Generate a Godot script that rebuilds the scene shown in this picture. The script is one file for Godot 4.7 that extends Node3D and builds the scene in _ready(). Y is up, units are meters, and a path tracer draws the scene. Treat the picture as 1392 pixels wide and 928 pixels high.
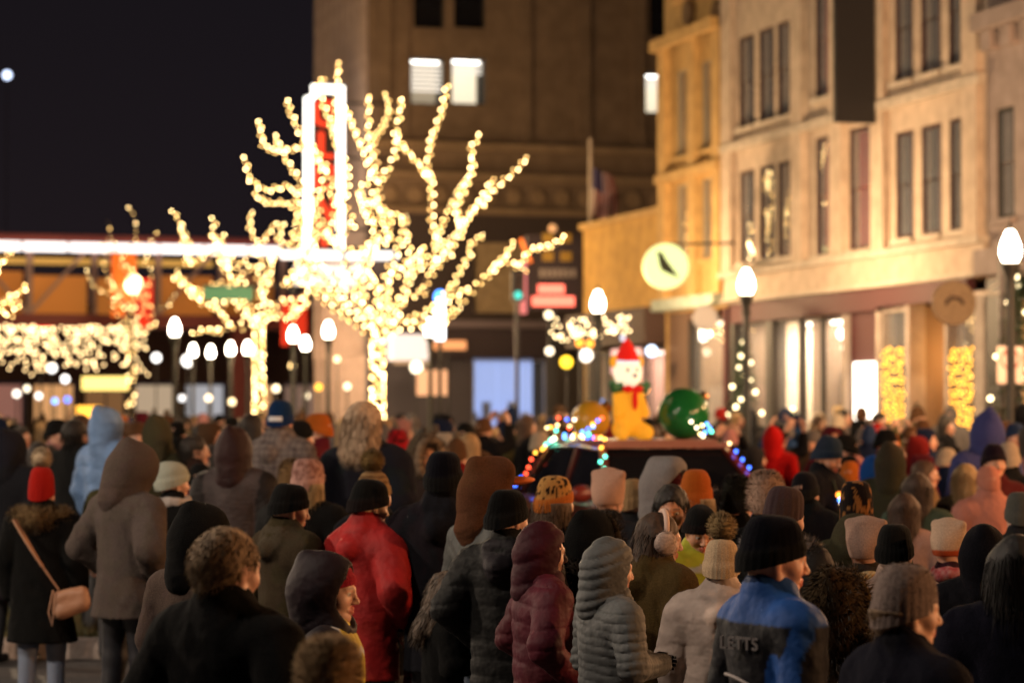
extends Node3D
# Night street before a holiday parade: packed crowd, lit trees, shops and a decorated car.

func _ready() -> void:
	# ---- camera, sky, exposure
	var cam := Camera3D.new()
	cam.name = "camera"
	add_child(cam)
	cam.position = Vector3(0, EYE, 0)
	cam.rotation.x = TILT
	var lens_ := CameraAttributesPhysical.new()
	lens_.frustum_focal_length = 85.0
	lens_.exposure_aperture = 2.3
	lens_.frustum_focus_distance = 10.4
	lens_.frustum_near = 0.1
	lens_.frustum_far = 600.0
	cam.attributes = lens_
	cam.fov = rad_to_deg(2.0 * atan(464.0 / F))
	cam.near = 0.1
	cam.far = 600.0
	cam.current = true
	var env := Environment.new()
	env.background_mode = Environment.BG_SKY
	var sky := Sky.new()
	var sm := ProceduralSkyMaterial.new()
	sm.sky_top_color = Color(0.042, 0.044, 0.062)
	sm.sky_horizon_color = Color(0.115, 0.09, 0.1)
	sm.sky_curve = 0.12
	sm.ground_bottom_color = Color(0.03, 0.025, 0.025)
	sm.ground_horizon_color = Color(0.1, 0.07, 0.07)
	sky.sky_material = sm
	env.sky = sky
	env.tonemap_mode = Environment.TONE_MAPPER_LINEAR
	env.tonemap_exposure = 1.28
	env.sdfgi_enabled = true
	env.ssao_enabled = true
	env.ssil_enabled = true
	var we := WorldEnvironment.new()
	we.name = "world"
	we.environment = env
	add_child(we)
	# ---- shared materials and noises
	rng.seed = 20241
	nz_fold.seed = 3
	nz_fold.frequency = 0.35
	nz_fine.seed = 5
	nz_fine.frequency = 1.0
	nz_spot.seed = 8
	nz_spot.frequency = 0.5
	make_cloth_materials()
	M["bark"] = stone(lin(0.09, 0.065, 0.045), 0.9, 2.0)
	var leaf := mat(Color.WHITE, 0.7)
	leaf.vertex_color_use_as_albedo = true
	M["leaf"] = leaf
	M["pane"] = mat(lin(0.012, 0.011, 0.012), 0.08)
	var glass := StandardMaterial3D.new()
	glass.transparency = BaseMaterial3D.TRANSPARENCY_ALPHA
	glass.albedo_color = Color(0.9, 0.95, 1.0, 0.06)
	glass.roughness = 0.02
	M["glass"] = glass
	var rc := mat(lin(0.3, 0.06, 0.045), 0.9)
	M["red_curtain"] = rc
	M["brown_curtain"] = mat(lin(0.06, 0.016, 0.011), 0.95)
	M["sash"] = mat(lin(0.05, 0.017, 0.012), 0.7)
	M["plaster"] = mat(lin(0.16, 0.11, 0.08), 0.95)
	# ---- the place, then what stands in it
	build_ground()
	build_shops()
	build_far()
	build_trees()
	build_lamps()
	build_far_lamps()
	make_head()
	make_hand()
	build_car()
	build_people()
	build_crowd()

func build_car() -> void:
	var o := thing("parade_car", "dark red car with an inflatable bear and ornaments on its roof", "car", Vector3(1.43, 0, -24.9), TURN + PI)
	o.scale = Vector3(1.05, 1.1, 1.05)
	# own axes: front towards -z is away from us after the turn, so the windscreen faces +z of the street frame
	var paint := mat(lin(0.16, 0.022, 0.014), 0.3)
	paint.clearcoat_enabled = true
	paint.clearcoat = 0.8
	paint.clearcoat_roughness = 0.08
	var black := mat(lin(0.01, 0.01, 0.01), 0.5)
	var glassy := mat(lin(0.008, 0.008, 0.01), 0.05)
	var chrome := mat(lin(0.6, 0.6, 0.6), 0.15, 1.0)
	var b := Acc.new()                                     # lower body: side outline swept across, shoulders drawn in
	var line := [Vector2(-2.25, 0.35), Vector2(-2.3, 0.7), Vector2(-2.2, 0.92), Vector2(-1.1, 1.03), Vector2(1.9, 1.02), Vector2(2.15, 0.95), Vector2(2.2, 0.5), Vector2(2.1, 0.32)]
	for q in line.size():
		var p: Vector2 = line[q]
		var p2: Vector2 = line[(q + 1) % line.size()]
		for s in [-1.0, 1.0]:
			var k := [[0.9, 0.0], [0.8, 1.0]]
			var a0 := Vector3(s * 0.82, p.y, p.x)
			var a1 := Vector3(s * 0.82, p2.y, p2.x)
			var c0 := Vector3(s * 0.9, lerpf(p.y, 0.68, 0.12), p.x * 0.97)
			var c1 := Vector3(s * 0.9, lerpf(p2.y, 0.68, 0.12), p2.x * 0.97)
			b.quad(a0, a1, c1, c0) if s > 0 else b.quad(a0, c0, c1, a1)
			b.tri(c0, c1, Vector3(s * 0.9, 0.68, 0.0)) if s > 0 else b.tri(c0, Vector3(s * 0.9, 0.68, 0.0), c1)
		b.quad(Vector3(-0.82, p.y, p.x), Vector3(0.82, p.y, p.x), Vector3(0.82, p2.y, p2.x), Vector3(-0.82, p2.y, p2.x))
	part(o, "body", b.mesh(paint))
	var base := [Vector3(0.8, 1.03, -1.05), Vector3(0.8, 1.03, 1.85)]
	var top := [Vector3(0.62, 1.5, -0.35), Vector3(0.6, 1.47, 1.25)]
	var roof := Acc.new()
	roof.box(Vector3(-0.64, 1.5, -0.42), Vector3(0.64, 1.545, 1.3))
	roof.box(Vector3(-0.58, 1.546, -0.3), Vector3(0.58, 1.575, 1.2))
	part(o, "roof", roof.mesh(paint))
	var wsn := Acc.new()
	wsn.quad(Vector3(-0.76, 1.04, -1.0), Vector3(-0.59, 1.49, -0.37), Vector3(0.59, 1.49, -0.37), Vector3(0.76, 1.04, -1.0))
	part(o, "windscreen", wsn.mesh(glassy))
	var rw := Acc.new()
	rw.quad(Vector3(-0.74, 1.04, 1.82), Vector3(0.74, 1.04, 1.82), Vector3(0.58, 1.47, 1.24), Vector3(-0.58, 1.47, 1.24))
	part(o, "rear_window", rw.mesh(glassy))
	for s in [-1.0, 1.0]:
		for k in [[-0.86, -0.3, 0.32, 0.32], [0.38, 0.38, 1.12, 1.62]]:
			var g := Acc.new()
			g.quad(Vector3(s * 0.79, 1.05, k[0]), Vector3(s * 0.632, 1.48, k[1]), Vector3(s * 0.632, 1.48, k[2]), Vector3(s * 0.79, 1.05, k[3]))
			part(o, "side_window", g.mesh(glassy))
		var pi_ := Acc.new()
		pi_.bar(Vector3(s * 0.79, 1.03, -1.03), Vector3(s * 0.63, 1.5, -0.38), 0.07, 0.05)
		pi_.bar(Vector3(s * 0.795, 1.03, 0.35), Vector3(s * 0.635, 1.5, 0.35), 0.06, 0.04)
		pi_.bar(Vector3(s * 0.78, 1.03, 1.83), Vector3(s * 0.61, 1.5, 1.25), 0.09, 0.05)
		part(o, "pillar", pi_.mesh(paint))
		var tr := Acc.new()
		tr.tube([Vector3(s * 0.8, 1.07, -0.98), Vector3(s * 0.655, 1.48, -0.4), Vector3(s * 0.645, 1.51, 0.3), Vector3(s * 0.65, 1.49, 1.15), Vector3(s * 0.8, 1.06, 1.75)], [0.018, 0.018, 0.018, 0.018, 0.018], 6)
		part(o, "chrome_trim", tr.mesh(chrome))
		var mi := Acc.new()
		mi.ball(Vector3(s * 0.98, 1.1, -0.8), Vector3(0.12, 0.08, 0.06), 8, 12)
		part(o, "mirror", mi.mesh(paint))
		var hl := Acc.new()
		hl.ball(Vector3(s * 0.62, 0.76, -2.22), Vector3(0.17, 0.08, 0.06), 8, 12)
		part(o, "headlight", hl.mesh(mat(lin(0.6, 0.6, 0.6), 0.1)))
		for z in [-1.4, 1.45]:
			var wh := Acc.new()
			wh.lathe([Vector2(0.2, -0.1), Vector2(0.32, -0.11), Vector2(0.34, -0.06), Vector2(0.34, 0.06), Vector2(0.32, 0.11), Vector2(0.2, 0.1)], 24, Transform3D(Basis(Vector3.BACK, PI / 2), Vector3(s * 0.82, 0.34, z)))
			var wn := part(o, "wheel", wh.mesh(black))
			var ri := Acc.new()
			ri.lathe([Vector2(0.0, -0.06), Vector2(0.2, -0.06), Vector2(0.2, 0.06), Vector2(0.0, 0.06)], 18, Transform3D(Basis(Vector3.BACK, PI / 2), Vector3(s * 0.83, 0.34, z)))
			part(wn, "rim", ri.mesh(chrome))
	block(o, "grille", Vector3(-0.45, 0.55, -2.33), Vector3(0.45, 0.8, -2.27), black)
	block(o, "bumper", Vector3(-0.85, 0.36, -2.4), Vector3(0.85, 0.52, -2.22), chrome)
	var xf := o.transform
	# coloured bulbs along the windows and the roof
	var cols := [lin(0.05, 0.15, 1.0), lin(1.0, 0.08, 0.03), lin(1.0, 0.45, 0.05), lin(0.1, 0.9, 0.6), lin(1.0, 0.8, 0.5), lin(0.1, 0.35, 1.0), lin(1.0, 0.7, 0.3)]
	var ms := []
	for c in cols:
		ms.append(bulb_mesh(c, 5.0, 0.018))
	var spots := []
	var rail := [Vector3(0.84, 1.0, 1.95), Vector3(0.7, 1.45, 1.4), Vector3(0.67, 1.56, 0.9), Vector3(0.66, 1.58, 0.0), Vector3(0.66, 1.56, -0.45), Vector3(0.82, 1.06, -1.05)]
	for q in rail.size() - 1:
		for k in 7:
			spots.append(xf * (rail[q].lerp(rail[q + 1], k / 7.0) + Vector3(rng.randf() - 0.5, rng.randf(), rng.randf() - 0.5) * 0.05))
	for k in 18:
		spots.append(xf * (Vector3(0.68, 1.6, -0.2 + 1.2 * rng.randf()) + Vector3(rng.randf() - 0.5, rng.randf() * 0.6, 0) * 0.3))
	for k in 9:
		spots.append(xf * Vector3(-0.62 + rng.randf() * 0.25, 1.6 + rng.randf() * 0.14, -0.4 + rng.randf() * 0.3))
	for k in 8:
		spots.append(xf * (Vector3(-0.66, 1.54, -0.42).lerp(Vector3(-0.86, 1.03, -1.1), k / 7.0)))
	string_lights("coloured string lights along the roof and windows of the red car", xf * Vector3(0, 1.5, 0), spots, ms, null, 300, "car_lights")
	# ornaments and the bear, standing on the roof
	var roof_y := 1.576
	for k in [[Vector3(-0.42, 0, 0.2), 0.27, lin(0.012, 0.13, 0.03), "large glossy green ornament ball on the red car's roof"], [Vector3(0.52, 0, 0.3), 0.2, lin(0.5, 0.27, 0.02), "gold ornament ball on the red car's roof"]]:
		var w: Vector3 = xf * (k[0] + Vector3(0, roof_y, 0))
		var n := thing("ornament_ball", k[3], "ornament", w, 0.4)
		var sp := Acc.new()
		sp.ball(Vector3(0, k[1] * 0.97, 0), Vector3.ONE * k[1], 20, 28)
		part(n, "ball", sp.mesh(mat(k[2], 0.12)))
		var cp := Acc.new()
		cp.lathe([Vector2(0, 0), Vector2(0.06, 0), Vector2(0.06, 0.06), Vector2(0, 0.06)], 14, Transform3D(Basis(Vector3.BACK, -0.9), Vector3(k[1] * 0.76, k[1] * 1.55, 0)))
		part(n, "cap", cp.mesh(mat(lin(0.3, 0.14, 0.05), 0.3, 1.0)))
	var br := thing("inflatable_bear", "golden inflatable bear with pale face and red santa hat on the car", "inflatable", xf * Vector3(0.14, roof_y, 0.3), TURN + 0.1)
	br.scale = Vector3(0.7, 0.82, 0.7)
	var gold := glow(lin(1.0, 0.4, 0.015), 0.4)
	gold.albedo_color = lin(0.6, 0.3, 0.03).linear_to_srgb()
	var cream := glow(lin(1.0, 0.86, 0.6), 0.7)
	cream.albedo_color = lin(0.7, 0.62, 0.5).linear_to_srgb()
	var s0 := Sdf.new(Vector3(-0.45, -0.02, -0.35), Vector3(0.45, 0.75, 0.4), 0.018)
	s0.egg(Vector3(0, 0.36, 0), Vector3(0.22, 0.33, 0.2), 0.05)
	for s in [-1.0, 1.0]:
		s0.cap(Vector3(s * 0.14, 0.13, 0.05), Vector3(s * 0.2, 0.08, 0.26), 0.12, 0.1, 0.05)
		s0.cap(Vector3(s * 0.17, 0.55, 0.03), Vector3(s * 0.22, 0.33, 0.16), 0.075, 0.07, 0.04)
	s0.floor_at(0.0)
	var bo := Acc.new()
	s0.emit(bo, func(_p, _t, _n): return Color.WHITE)
	part(br, "torso", bo.mesh(gold))
	var s1 := Sdf.new(Vector3(-0.35, 0.6, -0.3), Vector3(0.35, 1.12, 0.4), 0.015)
	s1.egg(Vector3(0, 0.84, 0.02), Vector3(0.22, 0.2, 0.18), 0.04)
	s1.egg(Vector3(0, 0.76, 0.18), Vector3(0.11, 0.09, 0.1), 0.05)
	var he := Acc.new()
	s1.emit(he, func(_p, _t, _n): return Color.WHITE)
	var hn := part(br, "head", he.mesh(cream))
	for s in [-1.0, 1.0]:
		var ea := Acc.new()
		ea.ball(Vector3(s * 0.2, 0.98, -0.02), Vector3(0.08, 0.08, 0.05), 8, 12)
		part(hn, "ear", ea.mesh(gold))
		var ey := Acc.new()
		ey.ball(Vector3(s * 0.075, 0.87, 0.185), Vector3(0.022, 0.03, 0.02), 6, 8)
		part(hn, "eye", ey.mesh(black))
		var ar := Acc.new()
		ar.tube([Vector3(s * 0.12, 0.66, 0.1), Vector3(s * 0.25, 0.64, 0.08), Vector3(s * 0.3, 0.72, 0.1)], [0.06, 0.07, 0.05], 10)
		part(br, "green_sleeve", ar.mesh(mat(lin(0.02, 0.16, 0.06), 0.5)))
	var no := Acc.new()
	no.ball(Vector3(0, 0.8, 0.28), Vector3(0.035, 0.028, 0.02), 6, 10)
	part(hn, "nose", no.mesh(mat(lin(0.06, 0.06, 0.2), 0.3)))
	var bow := Acc.new()
	bow.ball(Vector3(-0.08, 0.63, 0.2), Vector3(0.09, 0.05, 0.04), 8, 12)
	bow.ball(Vector3(0.08, 0.63, 0.2), Vector3(0.09, 0.05, 0.04), 8, 12)
	bow.ball(Vector3(0.02, 0.5, 0.23), Vector3(0.05, 0.14, 0.03), 8, 12)
	part(br, "bow", bow.mesh(glow(lin(1.0, 0.015, 0.008), 0.25)))
	var ht := Acc.new()
	ht.lathe([Vector2(0.18, 0.99), Vector2(0.16, 1.06), Vector2(0.11, 1.15), Vector2(0.05, 1.24), Vector2(0.0, 1.28)], 20)
	var hat := part(br, "santa_hat", ht.mesh(glow(lin(1.0, 0.015, 0.008), 0.4)))
	var bd := Acc.new()
	bd.ball(Vector3(0, 0.98, 0.0), Vector3(0.2, 0.045, 0.18), 8, 18)
	bd.ball(Vector3(-0.08, 1.28, 0.02), Vector3(0.05, 0.05, 0.05), 8, 10)
	part(hat, "hat_band", bd.mesh(glow(lin(0.85, 0.85, 1.0), 0.6)))

func build_crowd() -> void:
	# seven figures in simple winter coats, then copies of them in many coats and hats
	var protos := []
	var kinds := [
		{hem = 0.78, thick = 0.03, arms = "down", top = "beanie", yaw = 0}, {hem = 0.6, thick = 0.04, arms = "pocket", top = "hood", yaw = 0}, {hem = 0.8, thick = 0.035, arms = "front", top = "beanie", yaw = 0},
		{hem = 0.72, thick = 0.03, arms = "down", top = "long", yaw = 0}, {hem = 0.8, thick = 0.03, arms = "phone", top = "short", yaw = 0}, {hem = 0.55, thick = 0.045, arms = "pocket", top = "pom", yaw = 0}, {hem = 0.82, thick = 0.03, arms = "raise", top = "beanie", yaw = 0}]
	for k in kinds:
		var d := {pos = Vector3(0, 1.75, 0), tall = 1.72, cell = 0.028, label = "x", arms = k.arms, coat = {c = lin(1, 1, 1), hem = k.hem, thick = k.thick, folds = 0.02}}
		match k.top:
			"beanie": d.hat = {c = lin(1, 1, 1)}
			"pom": d.hat = {c = lin(1, 1, 1), top = 0.165, pom = 0.04, pom_c = lin(0.5, 0.4, 0.3)}
			"hood": d.hood = {c = lin(1, 1, 1)}
			"long": d.hair = {c = lin(1, 1, 1), c2 = lin(0.6, 0.6, 0.6), long = 0.1, strands = 200}
			"short": d.hair = {c = lin(1, 1, 1), c2 = lin(0.6, 0.6, 0.6), strands = 200}
		var p := person(d)
		remove_child(p)
		protos.append([p, k])
		used_names["person"] -= 1
	var coats := [["black", lin(0.012, 0.012, 0.014)], ["charcoal", lin(0.035, 0.034, 0.037)], ["navy", lin(0.012, 0.02, 0.055)], ["brown", lin(0.1, 0.055, 0.03)], ["olive", lin(0.07, 0.065, 0.03)], ["tan", lin(0.3, 0.2, 0.11)], ["dark red", lin(0.2, 0.015, 0.015)], ["grey", lin(0.16, 0.15, 0.15)], ["slate blue", lin(0.02, 0.05, 0.14)], ["cream", lin(0.5, 0.42, 0.33)], ["maroon", lin(0.12, 0.015, 0.025)], ["dusty pink", lin(0.4, 0.19, 0.18)]]
	var often := [0, 0, 0, 0, 1, 1, 1, 2, 2, 3, 3, 3, 4, 4, 5, 5, 6, 7, 7, 8, 9, 10, 10, 11]
	var hats := [["black", lin(0.012, 0.012, 0.012)], ["grey", lin(0.14, 0.13, 0.13)], ["red", lin(0.32, 0.015, 0.012)], ["cream", lin(0.5, 0.42, 0.32)], ["brown", lin(0.12, 0.06, 0.03)], ["slate blue", lin(0.025, 0.045, 0.11)], ["orange", lin(0.5, 0.13, 0.02)], ["pink", lin(0.55, 0.25, 0.24)]]
	var hairs := [["dark", lin(0.02, 0.013, 0.009)], ["brown", lin(0.07, 0.035, 0.018)], ["blond", lin(0.35, 0.22, 0.1)]]
	var mats := {}
	var tinted := func(c: Color, m: String) -> Material:
		var key := "%s %s" % [c, m]
		if not mats.has(key):
			var x: StandardMaterial3D = M[m].duplicate()
			x.albedo_color = c.linear_to_srgb()
			mats[key] = x
		return mats[key]
	var taken := []
	for c in get_children():
		if c.has_meta("sc"):
			taken.append(Vector2(c.position.x, c.position.z))
	var car := Vector3(1.43, 0, -24.9)
	var made := 0
	var tries := 0
	while made < 290 and tries < 9000:
		tries += 1
		var u := rng.randf()
		var d := lerpf(19.0, 30.0, rng.randf()) if made < 75 else lerpf(29.0, 62.0, pow(rng.randf(), 1.1))
		var px := rng.randf() * 1480.0 - 44.0
		var w := pt(px, 555, d)
		var at := Vector2(w.x, w.z)
		if d < 25.0 and px > 660 and px < 1030:
			continue
		if absf(at.x - car.x) < 1.7 and absf(at.y - car.z) < 3.3:
			continue
		var bad := false
		for t in taken:
			if at.distance_to(t) < 0.62:
				bad = true
				break
		if bad:
			continue
		var tt := -SA * 0.0 + (at.x * CA - at.y * SA)        # across the street: stay off the shops
		if tt > 19.3:
			continue
		taken.append(at)
		var pr: Array = protos[[0, 0, 1, 1, 2, 2, 3, 3, 4, 5, 5, 6, 0, 1][rng.randi() % 14]]
		var c: Array = coats[often[rng.randi() % often.size()]]
		var h: Array = hats[[0, 0, 0, 0, 1, 1, 1, 2, 3, 3, 4, 4, 4, 5, 6, 7][rng.randi() % 16]]
		var hr: Array = hairs[rng.randi() % hairs.size()]
		var o: Node3D = pr[0].duplicate()
		named(o, "person")
		add_child(o)
		var g := 0.15 if at.x > -16.0 and at.x < -0.1 and at.y < -20.0 and at.y > -29.0 else (0.14 if tt > 15.5 else 0.0)
		o.position = Vector3(at.x, g, at.y)
		var tall := 0.9 + rng.randf() * 0.2
		if d > 30.0:
			tall = 0.97 + rng.randf() * 0.16
		o.scale = Vector3.ONE * tall
		o.rotation.y = deg_to_rad(-50.0 + (rng.randf() - 0.5) * 150.0) if rng.randf() < 0.72 else rng.randf() * TAU
		var worn: String = {"beanie": "%s knit hat" % h[0], "pom": "%s bobble hat" % h[0], "hood": "raised hood", "long": "long %s hair" % hr[0], "short": "short %s hair" % hr[0]}[pr[1].top]
		var doing: String = {"down": "", "pocket": ", hands in pockets", "front": ", hands held together", "phone": ", hands raised", "raise": ", arms raised"}[pr[1].arms]
		o.set_meta("label", "person in %s coat and %s%s in packed crowd" % [c[0], worn, doing])
		o.set_meta("group", "people packed in the street crowd")
		for ch in o.get_children():
			if ch.name.begins_with("coat"):
				ch.material_override = tinted.call(c[1], "wool")
			elif ch.name.begins_with("hood"):
				ch.material_override = tinted.call(c[1], "wool")
			elif ch.name.begins_with("hat"):
				ch.material_override = tinted.call(h[1], "knit")
			elif ch.name.begins_with("hair"):
				ch.material_override = tinted.call(hr[1], "hair")
		made += 1
	for pr in protos:
		pr[0].free()
func build_people() -> void:
	var blk := lin(0.011, 0.011, 0.012)
	var char_ := lin(0.03, 0.029, 0.031)
	var jeans := lin(0.09, 0.13, 0.22)
	var tan_ := lin(0.34, 0.23, 0.13)
	var L := 0.15                                          # the lawn stands a kerb higher than the street
	# ---- row nearest the lens
	person({x = 307, y = 712, d = 7.7, yaw = 28, turn = 12, bow = 6, coat = {c = blk, hem = 0.6, thick = 0.04, collar = 0.0}, hair = {c = lin(0.3, 0.2, 0.11), c2 = lin(0.14, 0.09, 0.05), wave = 0.005, strands = 4500, strand = 0.011, fall = -1.1}, arms = "pocket", cell = 0.012, label = "person with short fair hair in a plain black coat, hands in pockets"})
	var sport := person({x = 1050, y = 698, d = 8.2, yaw = 68, turn = 14, bow = 4, coat = {c = lin(0.01, 0.01, 0.012), c2 = lin(0.012, 0.075, 0.3), paint = "sport", hem = 0.7, thick = 0.04, m = "nylon", folds = 0.02}, hat = {c = lin(0.008, 0.008, 0.009), top = 0.146, full = 0.5}, skin = lin(0.6, 0.3, 0.19), cell = 0.011, label = "person in black beanie and black jacket with blue piping and back lettering"})
	jacket_print(sport)
	person({x = 1232, y = 765, d = 7.5, yaw = 58, turn = 18, bow = 3, coat = {c = lin(0.014, 0.015, 0.022), hem = 0.5, thick = 0.04}, hat = {c = lin(0.3, 0.225, 0.195), top = 0.15, full = 0.5, fold = false, fuzzy = 1200, nap = 0.006, low = -0.012}, hair = {c = lin(0.2, 0.12, 0.06), strands = 200, strand = 0.012}, skin = lin(0.6, 0.34, 0.22), cell = 0.012, label = "person in soft taupe beanie and navy coat facing sideways"})
	person({x = 448, y = 866, d = 6.6, yaw = 5, coat = {c = lin(0.03, 0.01, 0.012), hem = 0.6, thick = 0.04}, hat = {c = lin(0.5, 0.33, 0.18), c2 = lin(0.26, 0.14, 0.06), paint = "mottle", top = 0.125, full = 0.5, fuzzy = 5000, nap = 0.035, fold = false, m = "fur"}, label = "child in fuzzy tan fur hat in front of the black-hooded woman"})
	person({x = 1385, y = 722, d = 8.6, yaw = 20, coat = {c = lin(0.012, 0.012, 0.018), hem = 0.6, thick = 0.045}, hair = {c = lin(0.014, 0.011, 0.01), long = 0.04, strands = 2500, wave = 0.005}, label = "person with dark hair in big black coat beside the taupe beanie"})
	person({x = 1140, y = 768, d = 9.3, yaw = 30, coat = {c = lin(0.07, 0.045, 0.022), hem = 0.5, thick = 0.05, m = "fur", shag = 9000, folds = 0.03}, hood = {c = lin(0.07, 0.045, 0.022), m = "fur", big = 1.05, shag = 4000, fur = lin(0.12, 0.075, 0.035)}, label = "person in shaggy brown fur coat with hood up"})
	# ---- in focus
	person({x = 828, y = 724, d = 10.4, yaw = 66, bow = 6, coat = {c = lin(0.15, 0.155, 0.155), hem = 0.6, thick = 0.035, m = "nylon", quilt = 0.046, puff = 0.011, flare = 0.03}, hood = {c = lin(0.15, 0.155, 0.155), quilt = 0.048, m = "nylon", side = true}, arms = "front", glove = blk, cell = 0.0095, skin = lin(0.55, 0.3, 0.2), label = "person in grey quilted puffer coat with hood up and black gloves"})
	person({x = 738, y = 703, d = 11.0, yaw = 74, bow = 4, coat = {c = lin(0.1, 0.012, 0.022), hem = 0.45, thick = 0.045, m = "nylon", quilt = 0.105, puff = 0.016}, hood = {c = lin(0.06, 0.008, 0.015), m = "nylon", quilt = 0.1}, arms = "pocket", cell = 0.011, label = "person in long maroon puffer coat with hood up"})
	person({x = 448, y = 745, d = 8.9, yaw = 96, turn = 4, bow = 2, coat = {c = lin(0.014, 0.011, 0.013), c2 = lin(0.55, 0.42, 0.02), paint = "hivis", hem = 0.7, thick = 0.03, m = "nylon"}, hood = {c = lin(0.022, 0.012, 0.016), open = -0.125, big = 1.08, back = 0.025, side = true}, hat = {c = lin(0.4, 0.03, 0.05), top = 0.13, low = 0.012}, skin = lin(0.62, 0.36, 0.25), cell = 0.011, label = "woman in black hood and pink headband, jacket with yellow front, seen in profile"})
	person({x = 893, y = 694, d = 11.4, yaw = 58, turn = 20, bow = 8, coat = {c = lin(0.095, 0.062, 0.024), hem = 0.6, thick = 0.045, hood_down = true, folds = 0.02}, hair = {c = lin(0.025, 0.014, 0.009), c2 = lin(0.08, 0.04, 0.02), long = 0.12, strands = 1200, strand = 0.025}, skin = lin(0.6, 0.34, 0.24), cell = 0.012, label = "person in pale earmuffs with long dark hair and olive-brown coat"})
	earmuffs(get_child(get_child_count() - 1))
	person({x = 690, y = 664, d = 11.8, yaw = 20, turn = 25, bow = 2, coat = {c = lin(0.012, 0.011, 0.012), hem = 0.55, thick = 0.045, m = "nylon", quilt = 0.09, hood_down = true, hood_c = lin(0.02, 0.018, 0.02)}, hat = {c = lin(0.008, 0.008, 0.008), top = 0.145, full = 0.5}, arms = "pocket", cell = 0.012, label = "person in black beanie and black puffer jacket beside the maroon coat"})
	person({x = 662, y = 620, d = 12.4, yaw = 55, turn = 10, bow = 6, coat = {c = lin(0.13, 0.135, 0.13), hem = 0.84, thick = 0.03, m = "nylon", folds = 0.022}, hood = {c = lin(0.13, 0.055, 0.028), square = true, m = "wool"}, legs = lin(0.13, 0.17, 0.25), arms = "front", cell = 0.012, label = "person in grey jacket with brown hood over an orange cap, and jeans"})
	cap_and_hem(get_child(get_child_count() - 1))
	person({x = 755, y = 645, d = 13.0, yaw = 30, turn = 10, coat = {c = blk, hem = 0.6, thick = 0.04}, hat = {c = lin(0.55, 0.32, 0.1), c2 = lin(0.5, 0.22, 0.06), paint = "leopard", cuff = lin(0.5, 0.15, 0.03), top = 0.14, full = 0.5, fold = true}, hair = {c = lin(0.12, 0.07, 0.04), long = 0.08, strands = 900}, label = "person in leopard-print beanie with orange cuff"})
	person({x = 806, y = 690, d = 12.0, yaw = 35, coat = {c = lin(0.012, 0.011, 0.01), hem = 0.5, thick = 0.05, fur = lin(0.035, 0.026, 0.02)}, hood = {c = lin(0.012, 0.011, 0.01), fur = lin(0.045, 0.032, 0.022), big = 1.1}, label = "person in black coat with shaggy black fur-edged hood"})
	person({x = 828, y = 640, d = 15.0, yaw = 30, coat = {c = char_, hem = 0.6}, hat = {c = lin(0.6, 0.36, 0.26), kind = "eared", fold = false}, label = "person in soft pale pink eared hat before the red car"})
	person({x = 862, y = 650, d = 15.6, yaw = 45, coat = {c = char_, hem = 0.6}, hat = {c = lin(0.42, 0.27, 0.13), top = 0.16, ribs = 18}, label = "person in tan ribbed beanie before the red car"})
	person({x = 903, y = 620, d = 15.4, yaw = 95, turn = 25, bow = 6, coat = {c = lin(0.2, 0.19, 0.19), hem = 0.6}, hood = {c = lin(0.3, 0.28, 0.28), big = 1.08, square = true, open = -0.12, side = true}, hat = {c = lin(0.06, 0.01, 0.012), top = 0.128}, skin = lin(0.55, 0.27, 0.17), label = "person in light grey hood over a dark red beanie before the car windscreen"})
	person({x = 912, y = 657, d = 13.2, yaw = 205, turn = -20, bow = 10, coat = {c = char_, hem = 0.6}, hair = {c = lin(0.015, 0.011, 0.01), strands = 1400, wave = 0.008, big = 1.05}, skin = lin(0.5, 0.22, 0.12), label = "dark-haired person turned towards us behind the pale earmuffs"})
	person({x = 947, y = 637, d = 14.0, yaw = 20, coat = {c = lin(0.1, 0.08, 0.05), hem = 0.6}, hat = {c = lin(0.5, 0.12, 0.02), top = 0.165, ribs = 30, full = 0.5}, hair = {c = lin(0.35, 0.24, 0.13), long = 0.05}, label = "person in rust orange ribbed beanie with fair hair"})
	person({x = 950, y = 683, d = 12.6, yaw = 150, turn = 20, bow = 20, coat = {c = lin(0.42, 0.42, 0.03), paint = "hivis_all", hem = 0.7, thick = 0.04, m = "nylon"}, hat = {c = lin(0.012, 0.01, 0.01), top = 0.14}, skin = lin(0.5, 0.24, 0.14), arms = "front", label = "person in black beanie and yellow safety jacket"})
	person({x = 981, y = 702, d = 10.8, yaw = 12, bow = 4, coat = {c = lin(0.72, 0.58, 0.5), hem = 0.6, thick = 0.06, m = "nylon", quilt = 0.12, hood_down = true, hood_c = lin(0.72, 0.56, 0.47)}, hat = {c = lin(0.6, 0.44, 0.28), top = 0.15, pom = 0.078, pom_c = lin(0.45, 0.31, 0.15), full = 0.45}, label = "person in cream bobble hat and pale pink puffer coat"})
	person({x = 1064, y = 660, d = 11.8, yaw = 45, bow = 8, coat = {c = lin(0.02, 0.018, 0.02), hem = 0.6, thick = 0.05, m = "nylon", quilt = 0.08, fur = lin(0.4, 0.36, 0.34)}, hat = {c = lin(0.075, 0.048, 0.05), top = 0.15, full = 0.42, fold = false, ribs = 16}, label = "person in plum-grey cable knit beanie behind the black beanie"})
	person({x = 1042, y = 642, d = 13.2, yaw = 25, coat = {c = blk, hem = 0.6}, hat = {c = lin(0.6, 0.4, 0.3), top = 0.16, fuzzy = 3500, nap = 0.025, full = 0.42, fold = false, m = "fur"}, label = "person in fluffy cream hat behind the plum-grey beanie"})
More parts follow.
